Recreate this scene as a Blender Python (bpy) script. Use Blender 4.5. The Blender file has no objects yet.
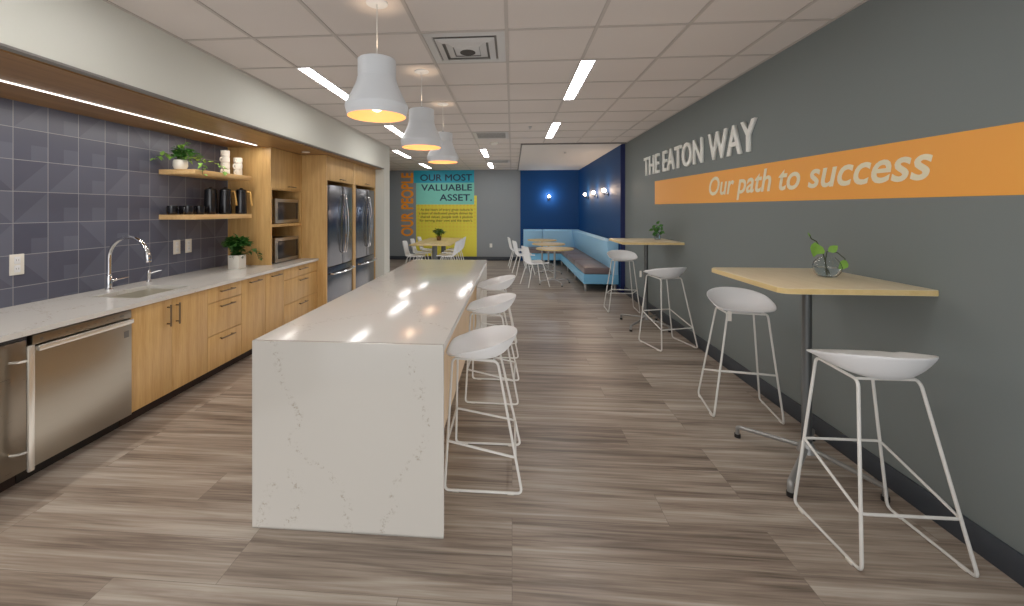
import bpy, bmesh, math, random
from mathutils import Vector, Matrix
random.seed(7)
sc = bpy.context.scene
COL = sc.collection
PI = math.pi

# ------------------------------------------------------------------ materials
def srgb(r, g, b):
    f = lambda c: (c/255/12.92) if c/255 <= .04045 else ((c/255+.055)/1.055)**2.4
    return (f(r), f(g), f(b), 1)

def newmat(name):
    m = bpy.data.materials.new(name); m.use_nodes = True
    nt = m.node_tree; b = nt.nodes['Principled BSDF']
    return m, nt, b

def nd(nt, t, **k):
    n = nt.nodes.new(t)
    for a, v in k.items():
        setattr(n, a, v)
    return n

def plain(name, c, rough=.5, metal=0, var=.04, scale=6, bump=0, spec=.5, coat=0, stretch=(1, 1, 1)):
    """a paint / plastic / metal with a slight procedural mottling"""
    m, nt, b = newmat(name); L = nt.links.new
    tc = nd(nt, 'ShaderNodeTexCoord'); mp = nd(nt, 'ShaderNodeMapping'); mp.inputs['Scale'].default_value = stretch
    no = nd(nt, 'ShaderNodeTexNoise'); no.inputs['Scale'].default_value = scale; no.inputs['Detail'].default_value = 4
    L(tc.outputs['Object'], mp.inputs[0]); L(mp.outputs[0], no.inputs['Vector'])
    mix = nd(nt, 'ShaderNodeMix', data_type='RGBA')
    mix.inputs[6].default_value = tuple(x*(1-var) for x in c[:3])+(1,)
    mix.inputs[7].default_value = tuple(min(1, x*(1+var)) for x in c[:3])+(1,)
    L(no.outputs['Fac'], mix.inputs[0]); L(mix.outputs[2], b.inputs['Base Color'])
    b.inputs['Roughness'].default_value = rough; b.inputs['Metallic'].default_value = metal
    b.inputs['Specular IOR Level'].default_value = spec
    b.inputs['Coat Weight'].default_value = coat
    if bump:
        bm_ = nd(nt, 'ShaderNodeBump'); bm_.inputs['Strength'].default_value = bump; bm_.inputs['Distance'].default_value = .01
        L(no.outputs['Fac'], bm_.inputs['Height']); L(bm_.outputs[0], b.inputs['Normal'])
    return m

def emis(name, c, s):
    m, nt, b = newmat(name)
    b.inputs['Base Color'].default_value = c
    b.inputs['Emission Color'].default_value = c; b.inputs['Emission Strength'].default_value = s
    return m

def wood(name, c1, c2, stretch=(9, 9, .55), rough=.42, scale=3.0):
    m, nt, b = newmat(name); L = nt.links.new
    tc = nd(nt, 'ShaderNodeTexCoord'); mp = nd(nt, 'ShaderNodeMapping'); mp.inputs['Scale'].default_value = stretch
    L(tc.outputs['Object'], mp.inputs[0])
    n1 = nd(nt, 'ShaderNodeTexNoise'); n1.inputs['Scale'].default_value = scale; n1.inputs['Detail'].default_value = 6; n1.inputs['Roughness'].default_value = .62
    n2 = nd(nt, 'ShaderNodeTexNoise'); n2.inputs['Scale'].default_value = scale*6; n2.inputs['Detail'].default_value = 3
    L(mp.outputs[0], n1.inputs['Vector']); L(mp.outputs[0], n2.inputs['Vector'])
    ad = nd(nt, 'ShaderNodeMath', operation='MULTIPLY_ADD'); ad.inputs[1].default_value = .35
    L(n2.outputs['Fac'], ad.inputs[0]); L(n1.outputs['Fac'], ad.inputs[2])
    cr = nd(nt, 'ShaderNodeValToRGB'); cr.color_ramp.elements[0].position = .45; cr.color_ramp.elements[1].position = .9
    cr.color_ramp.elements[0].color = c1; cr.color_ramp.elements[1].color = c2
    L(ad.outputs[0], cr.inputs[0]); L(cr.outputs[0], b.inputs['Base Color'])
    b.inputs['Roughness'].default_value = rough
    return m

def brushed(name, c, rough=.3, stretch=(2, 2, 60)):
    m, nt, b = newmat(name); L = nt.links.new
    tc = nd(nt, 'ShaderNodeTexCoord'); mp = nd(nt, 'ShaderNodeMapping'); mp.inputs['Scale'].default_value = stretch
    no = nd(nt, 'ShaderNodeTexNoise'); no.inputs['Scale'].default_value = 4; no.inputs['Detail'].default_value = 5
    L(tc.outputs['Object'], mp.inputs[0]); L(mp.outputs[0], no.inputs['Vector'])
    mr = nd(nt, 'ShaderNodeMapRange'); mr.inputs[3].default_value = rough*.75; mr.inputs[4].default_value = rough*1.3
    L(no.outputs['Fac'], mr.inputs[0]); L(mr.outputs[0], b.inputs['Roughness'])
    b.inputs['Base Color'].default_value = c; b.inputs['Metallic'].default_value = 1
    return m

M = {}
M['white_wall'] = plain('soffit paint', srgb(206, 206, 196), .8, var=.015, scale=2)
M['grey_wall'] = plain('grey green wall paint', srgb(113, 121, 121), .62, var=.03, scale=1.2, bump=.02)
M['far_wall'] = plain('far wall paint', srgb(134, 140, 144), .7, var=.03, scale=1.0)
M['navy_wall'] = plain('navy wall paint', srgb(0, 60, 116), .6, spec=.25, var=.08, scale=1.0)
M['navy_dark'] = plain('dark navy end paint', srgb(4, 22, 80), .6, var=.04)
M['tbar'] = plain('ceiling grid metal', srgb(176, 168, 161), .6, var=.03)
M['gyp'] = plain('drywall ceiling paint', srgb(205, 200, 194), .8, var=.02)
M['reveal'] = plain('dark reveal', srgb(120, 116, 112), .7)
M['white_plastic'] = plain('white shell plastic', srgb(228, 230, 232), .38, var=.015)
M['white_metal'] = plain('white powder coat', srgb(218, 217, 212), .4, var=.02)
M['lamp_white'] = plain('pendant enamel', srgb(206, 210, 214), .45, var=.015)
M['grey_metal'] = plain('grey powder coat', srgb(150, 150, 148), .35, metal=.5, var=.03)
M['dark_metal'] = plain('dark column metal', srgb(92, 95, 96), .35, metal=.6, var=.03)
M['black'] = plain('black plastic', srgb(22, 21, 22), .45, var=.1)
M['blackgloss'] = plain('black ceramic glaze', srgb(24, 24, 28), .18, var=.1)
M['toe'] = plain('dark toe kick', srgb(38, 24, 20), .6, var=.1)
M['baseboard'] = plain('charcoal rubber baseboard', srgb(52, 58, 66), .55, var=.05)
M['steel'] = brushed('brushed stainless', srgb(170, 163, 150), .34, stretch=(1, 1, 30))
M['bowl_steel'] = plain('sink steel', srgb(196, 192, 178), .32, metal=.55, var=.03)
M['steel_dark'] = brushed('darker stainless', srgb(140, 130, 116), .3)
M['fridge_steel'] = brushed('fridge stainless', srgb(112, 112, 116), .22, stretch=(1, 60, 1))
M['chrome'] = plain('chrome', srgb(222, 222, 224), .08, metal=1, var=.02)
M['bright_bar'] = plain('satin bar', srgb(226, 222, 212), .25, metal=.7, var=.02)
M['nickel'] = plain('satin nickel pull', srgb(128, 112, 92), .3, metal=1, var=.03)
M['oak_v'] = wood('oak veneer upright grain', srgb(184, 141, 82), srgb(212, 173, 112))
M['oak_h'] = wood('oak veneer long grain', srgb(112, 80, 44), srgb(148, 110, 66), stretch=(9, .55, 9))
M['oak_shelf'] = wood('oak shelf', srgb(206, 164, 104), srgb(230, 192, 136), stretch=(9, .6, 9))
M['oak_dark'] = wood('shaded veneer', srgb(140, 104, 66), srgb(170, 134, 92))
M['maple'] = wood('pale maple top', srgb(216, 200, 164), srgb(228, 214, 180), stretch=(6, .6, 6), rough=.35)
M['maple_edge'] = wood('maple edge band', srgb(206, 178, 116), srgb(222, 196, 138), stretch=(4, .6, 6))
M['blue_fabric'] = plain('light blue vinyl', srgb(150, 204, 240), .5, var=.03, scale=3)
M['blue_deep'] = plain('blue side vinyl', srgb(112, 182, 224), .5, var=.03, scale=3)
M['grey_fabric'] = plain('taupe cushion fabric', srgb(112, 98, 98), .42, var=.1, scale=5, bump=.1)
M['leaf'] = plain('leaf green', srgb(60, 116, 42), .45, var=.45, scale=14)
M['leaf_dark'] = plain('deep leaf green', srgb(50, 98, 36), .45, var=.5, scale=14)
M['leaf_light'] = plain('light leaf green', srgb(120, 168, 62), .45, var=.35, scale=14)
M['stem'] = plain('green stem', srgb(52, 66, 34), .5, var=.2)
M['soil'] = plain('potting soil', srgb(46, 36, 28), .9, var=.3, scale=40)
M['terracotta'] = plain('brown pot clay', srgb(120, 84, 52), .7, var=.1)
M['ceramic'] = plain('white ceramic', srgb(228, 224, 214), .3, var=.02)
M['handle_wood'] = plain('light wood handle', srgb(224, 174, 92), .4, var=.08)
M['led'] = emis('strip light', (1, .93, .86, 1), 3)
M['diffuser'] = emis('linear light lens', (1, .98, .96, 1), 17)
M['amber'] = plain('amber lamp lining', srgb(236, 168, 108), .5, var=.03)
M['amber'].node_tree.nodes['Principled BSDF'].inputs['Emission Color'].default_value = (1, .55, .18, 1)
M['amber'].node_tree.nodes['Principled BSDF'].inputs['Emission Strength'].default_value = .2
M['bulb'] = emis('warm bulb', (1, .78, .45, 1), 5)
M['sconce_glow'] = emis('sconce globe', (1, .82, .66, 1), 14)
M['sconce_cool'] = emis('cool sconce globe', (.8, .92, 1, 1), 14)
M['brass'] = plain('dark bronze fitting', srgb(54, 50, 52), .3, metal=.8)
M['grille'] = plain('diffuser metal', srgb(188, 186, 184), .4, metal=.2, var=.02)
M['grille_dark'] = plain('vent shadow', srgb(40, 36, 34), .7)
M['display'] = plain('black oven glass', srgb(20, 13, 11), .25, var=.2, scale=2)
M['print_grey'] = plain('printed grey', srgb(96, 92, 86), .5)
M['letter_white'] = plain('raised white letters', srgb(242, 243, 236), .5, var=.01)
M['slogan'] = plain('cream vinyl lettering', srgb(238, 228, 196), .5, var=.01)
M['navy_text'] = plain('navy vinyl lettering', srgb(16, 50, 78), .5, var=.02)
M['orange_text'] = plain('orange vinyl lettering', srgb(248, 150, 22), .5, var=.05)
M['olive_text'] = plain('olive vinyl lettering', srgb(96, 100, 22), .5, var=.02)
M['teal'] = plain('teal vinyl', srgb(30, 168, 198), .5, var=.05)
M['aqua'] = plain('aqua vinyl', srgb(122, 208, 192), .5, var=.05)
M['glass'], _nt, _b = newmat('clear glass')
_b.inputs['Transmission Weight'].default_value = 1; _b.inputs['Roughness'].default_value = .02; _b.inputs['IOR'].default_value = 1.3
_b.inputs['Base Color'].default_value = (.95, .98, .98, 1)
M['water'], _nt, _b = newmat('water')
_b.inputs['Transmission Weight'].default_value = 1; _b.inputs['Roughness'].default_value = .0; _b.inputs['IOR'].default_value = 1.33
_b.inputs['Base Color'].default_value = (.86, .93, .97, 1)

def mat_floor():
    m, nt, b = newmat('grey brown plank floor'); L = nt.links.new
    tc = nd(nt, 'ShaderNodeTexCoord')
    br = nd(nt, 'ShaderNodeTexBrick'); br.offset = .37; br.offset_frequency = 3
    br.inputs['Scale'].default_value = 1; br.inputs['Brick Width'].default_value = 1.22; br.inputs['Row Height'].default_value = .23
    br.inputs['Mortar Size'].default_value = .0012; br.inputs['Bias'].default_value = 0
    br.inputs['Color1'].default_value = (0, 0, 0, 1); br.inputs['Color2'].default_value = (1, 1, 1, 1); br.inputs['Mortar'].default_value = (.5, .5, .5, 1)
    L(tc.outputs['Object'], br.inputs['Vector'])
    # shift the grain per plank
    mul = nd(nt, 'ShaderNodeVectorMath', operation='MULTIPLY_ADD'); mul.inputs[1].default_value = (7, 3, 5)
    L(br.outputs['Color'], mul.inputs[0]); L(tc.outputs['Object'], mul.inputs[2])
    mp = nd(nt, 'ShaderNodeMapping'); mp.inputs['Scale'].default_value = (.55, 11, 1)
    L(mul.outputs[0], mp.inputs[0])
    n1 = nd(nt, 'ShaderNodeTexNoise'); n1.inputs['Scale'].default_value = 1.6; n1.inputs['Detail'].default_value = 6; n1.inputs['Roughness'].default_value = .6; n1.inputs['Distortion'].default_value = .4
    L(mp.outputs[0], n1.inputs['Vector'])
    mp2 = nd(nt, 'ShaderNodeMapping'); mp2.inputs['Scale'].default_value = (1.6, 60, 1)
    L(mul.outputs[0], mp2.inputs[0])
    n2 = nd(nt, 'ShaderNodeTexNoise'); n2.inputs['Scale'].default_value = 1.5; n2.inputs['Detail'].default_value = 4
    L(mp2.outputs[0], n2.inputs['Vector'])
    ad = nd(nt, 'ShaderNodeMath', operation='MULTIPLY_ADD'); ad.inputs[1].default_value = .35
    L(n2.outputs['Fac'], ad.inputs[0]); L(n1.outputs['Fac'], ad.inputs[2])
    ad2 = nd(nt, 'ShaderNodeMath', operation='MULTIPLY_ADD'); ad2.inputs[1].default_value = .12
    L(br.outputs['Color'], ad2.inputs[0]); L(ad.outputs[0], ad2.inputs[2])
    cr = nd(nt, 'ShaderNodeValToRGB'); e = cr.color_ramp.elements
    e[0].position = .48; e[0].color = srgb(84, 73, 64); e[1].position = .95; e[1].color = srgb(184, 175, 163)
    x = e.new(.62); x.color = srgb(124, 110, 98); x = e.new(.74); x.color = srgb(151, 137, 123)
    L(ad2.outputs[0], cr.inputs[0])
    mx = nd(nt, 'ShaderNodeMix', data_type='RGBA'); mx.inputs[7].default_value = srgb(74, 64, 56)
    ms = nd(nt, 'ShaderNodeMath', operation='MULTIPLY'); ms.inputs[1].default_value = .6
    L(br.outputs['Fac'], ms.inputs[0]); L(ms.outputs[0], mx.inputs[0]); L(cr.outputs[0], mx.inputs[6])
    L(mx.outputs[2], b.inputs['Base Color'])
    b.inputs['Roughness'].default_value = .36
    return m
M['floor'] = mat_floor()

def mat_ceiling():
    m, nt, b = newmat('acoustic tile'); L = nt.links.new
    tc = nd(nt, 'ShaderNodeTexCoord')
    n1 = nd(nt, 'ShaderNodeTexNoise'); n1.inputs['Scale'].default_value = 90; n1.inputs['Detail'].default_value = 3
    n2 = nd(nt, 'ShaderNodeTexNoise'); n2.inputs['Scale'].default_value = .7
    L(tc.outputs['Object'], n1.inputs['Vector']); L(tc.outputs['Object'], n2.inputs['Vector'])
    mx = nd(nt, 'ShaderNodeMix', data_type='RGBA'); mx.inputs[6].default_value = srgb(196, 188, 182); mx.inputs[7].default_value = srgb(214, 206, 200)
    L(n2.outputs['Fac'], mx.inputs[0]); L(mx.outputs[2], b.inputs['Base Color'])
    bp = nd(nt, 'ShaderNodeBump'); bp.inputs['Strength'].default_value = .25; bp.inputs['Distance'].default_value = .004
    L(n1.outputs['Fac'], bp.inputs['Height']); L(bp.outputs[0], b.inputs['Normal'])
    b.inputs['Roughness'].default_value = .9; b.inputs['Specular IOR Level'].default_value = .1
    return m
M['ceiling'] = mat_ceiling()

def mat_tiles():
    """slate blue square tiles, each with a faint two-tone geometric figure; wall lies in the Y-Z plane"""
    m, nt, b = newmat('slate blue wall tile'); L = nt.links.new
    tc = nd(nt, 'ShaderNodeTexCoord'); sep = nd(nt, 'ShaderNodeSeparateXYZ'); L(tc.outputs['Object'], sep.inputs[0])
    def m2(op, a, c=None, v=None):
        n = nd(nt, 'ShaderNodeMath', operation=op)
        L(a, n.inputs[0])
        if c is not None: L(c, n.inputs[1])
        if v is not None: n.inputs[1].default_value = v
        return n.outputs[0]
    ty = m2('DIVIDE', m2('ADD', sep.outputs['Y'], v=-2.623+.2175*40), v=.2175)
    tz = m2('DIVIDE', m2('ADD', sep.outputs['Z'], v=-1.003+.225*20), v=.225)
    fy = m2('FRACT', ty); fz = m2('FRACT', tz); iy = m2('FLOOR', ty); iz = m2('FLOOR', tz)
    cmb = nd(nt, 'ShaderNodeCombineXYZ'); L(iy, cmb.inputs[0]); L(iz, cmb.inputs[1])
    wn = nd(nt, 'ShaderNodeTexWhiteNoise', noise_dimensions='3D'); L(cmb.outputs[0], wn.inputs['Vector'])
    r = wn.outputs['Value']
    # diagonal figure, flipped at random
    d1 = m2('GREATER_THAN', m2('ADD', fy, fz), v=1.0)
    d2 = m2('GREATER_THAN', fy, fz)
    pick = m2('GREATER_THAN', r, v=.5)
    mixf = nd(nt, 'ShaderNodeMix', data_type='FLOAT'); L(pick, mixf.inputs[0]); L(d1, mixf.inputs[2]); L(d2, mixf.inputs[3])
    sq = m2('MULTIPLY', m2('GREATER_THAN', fy, v=.5), m2('LESS_THAN', fz, v=.5))
    p2 = m2('GREATER_THAN', m2('FRACT', m2('MULTIPLY', r, v=7.0)), v=.6)
    mixg = nd(nt, 'ShaderNodeMix', data_type='FLOAT'); L(p2, mixg.inputs[0]); L(mixf.outputs[0], mixg.inputs[2]); L(sq, mixg.inputs[3])
    tone = m2('ADD', m2('MULTIPLY', mixg.outputs[0], v=.34), m2('MULTIPLY', m2('FRACT', m2('MULTIPLY', r, v=13.0)), v=.4))
    mx = nd(nt, 'ShaderNodeMix', data_type='RGBA'); mx.inputs[6].default_value = srgb(72, 74, 90); mx.inputs[7].default_value = srgb(102, 105, 120)
    L(tone, mx.inputs[0])
    # grout
    def edge(f, w):
        a = m2('ABSOLUTE', m2('ADD', f, v=-.5)); return m2('GREATER_THAN', a, v=.5-w)
    gr = m2('MAXIMUM', edge(fy, .009), edge(fz, .009))
    mg = nd(nt, 'ShaderNodeMix', data_type='RGBA'); mg.inputs[7].default_value = srgb(150, 150, 152)
    L(gr, mg.inputs[0]); L(mx.outputs[2], mg.inputs[6]); L(mg.outputs[2], b.inputs['Base Color'])
    bp = nd(nt, 'ShaderNodeBump'); bp.invert = True; bp.inputs['Strength'].default_value = .4; bp.inputs['Distance'].default_value = .004
    L(gr, bp.inputs['Height']); L(bp.outputs[0], b.inputs['Normal'])
    b.inputs['Roughness'].default_value = .34
    return m
M['tiles'] = mat_tiles()

def mat_quartz(curves=None, base=srgb(208, 206, 200)):
    m, nt, b = newmat('white quartz with faint veins'); L = nt.links.new
    tc = nd(nt, 'ShaderNodeTexCoord')
    wp = nd(nt, 'ShaderNodeTexNoise'); wp.inputs['Scale'].default_value = 2.6; wp.inputs['Detail'].default_value = 5
    L(tc.outputs['Object'], wp.inputs['Vector'])
    va = nd(nt, 'ShaderNodeVectorMath', operation='MULTIPLY_ADD'); va.inputs[1].default_value = (.55, .55, .55)
    L(wp.outputs['Color'], va.inputs[0]); L(tc.outputs['Object'], va.inputs[2])
    vo = nd(nt, 'ShaderNodeTexVoronoi', feature='DISTANCE_TO_EDGE'); vo.inputs['Scale'].default_value = 1.3
    L(va.outputs[0], vo.inputs['Vector'])
    cr = nd(nt, 'ShaderNodeValToRGB'); e = cr.color_ramp.elements
    e[0].position = 0; e[0].color = (1, 1, 1, 1); e[1].position = .045; e[1].color = (0, 0, 0, 1)
    L(vo.outputs['Distance'], cr.inputs[0])
    vein = cr.outputs[0]
    if curves:
        sep = nd(nt, 'ShaderNodeSeparateXYZ'); L(tc.outputs['Object'], sep.inputs[0])
        wv = nd(nt, 'ShaderNodeTexNoise'); wv.inputs['Scale'].default_value = 9; wv.inputs['Detail'].default_value = 3; L(tc.outputs['Object'], wv.inputs['Vector'])
        vein = None
        for pts in curves:
            fc = nd(nt, 'ShaderNodeFloatCurve'); cv = fc.mapping.curves[0]
            pts = sorted(((1-(y-5)/570, (x-5)/583) for x, y in pts))
            cv.points[0].location = pts[0]; cv.points[1].location = pts[-1]
            for p in pts[1:-1]: cv.points.new(*p)
            fc.mapping.update()
            zn = nd(nt, 'ShaderNodeMath', operation='DIVIDE'); zn.inputs[1].default_value = .91; L(sep.outputs['Z'], zn.inputs[0]); L(zn.outputs[0], fc.inputs['Value'])
            xx = nd(nt, 'ShaderNodeMath', operation='MULTIPLY_ADD'); xx.inputs[1].default_value = 1/.94; xx.inputs[2].default_value = .5; L(sep.outputs['X'], xx.inputs[0])
            xn = nd(nt, 'ShaderNodeMath', operation='MULTIPLY_ADD'); xn.inputs[1].default_value = .13; L(wv.outputs['Fac'], xn.inputs[0]); L(xx.outputs[0], xn.inputs[2])
            df = nd(nt, 'ShaderNodeMath', operation='SUBTRACT'); L(xn.outputs[0], df.inputs[0]); L(fc.outputs[0], df.inputs[1])
            d2 = nd(nt, 'ShaderNodeMath', operation='SUBTRACT'); d2.inputs[1].default_value = .065; L(df.outputs[0], d2.inputs[0])
            ab = nd(nt, 'ShaderNodeMath', operation='ABSOLUTE'); L(d2.outputs[0], ab.inputs[0])
            mr = nd(nt, 'ShaderNodeMapRange'); mr.inputs[1].default_value = .005; mr.inputs[2].default_value = .032; mr.inputs[3].default_value = 1; mr.inputs[4].default_value = 0; L(ab.outputs[0], mr.inputs[0])
            g = mr.outputs[0]
            lo, hi = pts[0][0], pts[-1][0]
            if hi < .6:
                lt = nd(nt, 'ShaderNodeMath', operation='LESS_THAN'); lt.inputs[1].default_value = hi; L(zn.outputs[0], lt.inputs[0])
                mm = nd(nt, 'ShaderNodeMath', operation='MULTIPLY'); L(g, mm.inputs[0]); L(lt.outputs[0], mm.inputs[1]); g = mm.outputs[0]
            if vein is None: vein = g
            else:
                mx_ = nd(nt, 'ShaderNodeMath', operation='MAXIMUM'); L(vein, mx_.inputs[0]); L(g, mx_.inputs[1]); vein = mx_.outputs[0]
    sp = nd(nt, 'ShaderNodeTexNoise'); sp.inputs['Scale'].default_value = 55; sp.inputs['Detail'].default_value = 4; sp.inputs['Roughness'].default_value = .7
    L(tc.outputs['Object'], sp.inputs['Vector'])
    cs = nd(nt, 'ShaderNodeValToRGB'); e = cs.color_ramp.elements
    e[0].position = .54; e[0].color = (0, 0, 0, 1); e[1].position = .64; e[1].color = (1, 1, 1, 1)
    L(sp.outputs['Fac'], cs.inputs[0])
    mu = nd(nt, 'ShaderNodeMath', operation='MULTIPLY'); L(vein, mu.inputs[0]); L(cs.outputs[0], mu.inputs[1])
    mk = nd(nt, 'ShaderNodeMath', operation='MULTIPLY'); mk.inputs[1].default_value = .6; L(mu.outputs[0], mk.inputs[0])
    mx = nd(nt, 'ShaderNodeMix', data_type='RGBA'); mx.inputs[6].default_value = base; mx.inputs[7].default_value = srgb(140, 126, 108)
    L(mk.outputs[0], mx.inputs[0]); L(mx.outputs[2], b.inputs['Base Color'])
    b.inputs['Roughness'].default_value = .16; b.inputs['Specular IOR Level'].default_value = .6
    return m
M['quartz'] = mat_quartz()
M['quartz_front_shaded'] = mat_quartz([[(70, 8), (105, 130), (150, 215), (135, 320), (200, 370), (260, 410), (295, 490), (310, 574)],
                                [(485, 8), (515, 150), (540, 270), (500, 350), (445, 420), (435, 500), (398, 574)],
                                [(125, 390), (150, 460), (115, 574)], [(75, 420), (60, 470), (25, 574)]], srgb(192, 188, 180))  # same quartz, base colour darkened to put in the front face's shade

def mat_dots(name, base, dot, axis_a, a0, a1, axis_b, pitch=.055, strength=.5):
    """flat print with a halftone of small dots that fades out from a0 to a1 along axis_a"""
    m, nt, b = newmat(name); L = nt.links.new
    tc = nd(nt, 'ShaderNodeTexCoord'); sep = nd(nt, 'ShaderNodeSeparateXYZ'); L(tc.outputs['Object'], sep.inputs[0])
    def fr(o):
        k = nd(nt, 'ShaderNodeMath', operation='DIVIDE'); k.inputs[1].default_value = pitch; L(o, k.inputs[0])
        f = nd(nt, 'ShaderNodeMath', operation='FRACT'); L(k.outputs[0], f.inputs[0])
        s = nd(nt, 'ShaderNodeMath', operation='SUBTRACT'); s.inputs[1].default_value = .5; L(f.outputs[0], s.inputs[0])
        p = nd(nt, 'ShaderNodeMath', operation='POWER'); p.inputs[1].default_value = 2; 
        ab = nd(nt, 'ShaderNodeMath', operation='ABSOLUTE'); L(s.outputs[0], ab.inputs[0]); L(ab.outputs[0], p.inputs[0]); return p.outputs[0]
    s = nd(nt, 'ShaderNodeMath', operation='ADD'); L(fr(sep.outputs[axis_a]), s.inputs[0]); L(fr(sep.outputs[axis_b]), s.inputs[1])
    lt = nd(nt, 'ShaderNodeMath', operation='LESS_THAN'); lt.inputs[1].default_value = .09; L(s.outputs[0], lt.inputs[0])
    mr = nd(nt, 'ShaderNodeMapRange'); mr.inputs[1].default_value = a0; mr.inputs[2].default_value = a1; mr.inputs[3].default_value = strength; mr.inputs[4].default_value = 0
    L(sep.outputs[axis_a], mr.inputs[0])
    mu = nd(nt, 'ShaderNodeMath', operation='MULTIPLY'); L(lt.outputs[0], mu.inputs[0]); L(mr.outputs[0], mu.inputs[1])
    mx = nd(nt, 'ShaderNodeMix', data_type='RGBA'); mx.inputs[6].default_value = base; mx.inputs[7].default_value = dot
    L(mu.outputs[0], mx.inputs[0]); L(mx.outputs[2], b.inputs['Base Color']); b.inputs['Roughness'].default_value = .5
    return m
M['band'] = mat_dots('orange printed band', srgb(248, 168, 70), srgb(244, 186, 70), 'Y', 6.2, 3.6, 'Z')
M['yellow'] = mat_dots('yellow printed panel', srgb(230, 218, 62), srgb(228, 176, 60), 'Z', 1.3, .5, 'X', pitch=.11, strength=.55)

# ------------------------------------------------------------------ mesh builder
WL = {}
def fillet(pts, r, n=5, closed=False):
    pts = [Vector(p) for p in pts]; out = []
    N = len(pts)
    for i, p in enumerate(pts):
        if not closed and i in (0, N-1):
            out.append(p); continue
        a = pts[i-1]; c = pts[(i+1) % N]
        da = (a-p); dc = (c-p); rr = min(r, da.length*.45, dc.length*.45)
        A = p+da.normalized()*rr; C_ = p+dc.normalized()*rr
        for k in range(n+1):
            t = k/n
            out.append(A*(1-t)**2+p*2*t*(1-t)+C_*t*t)
    return out

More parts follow.
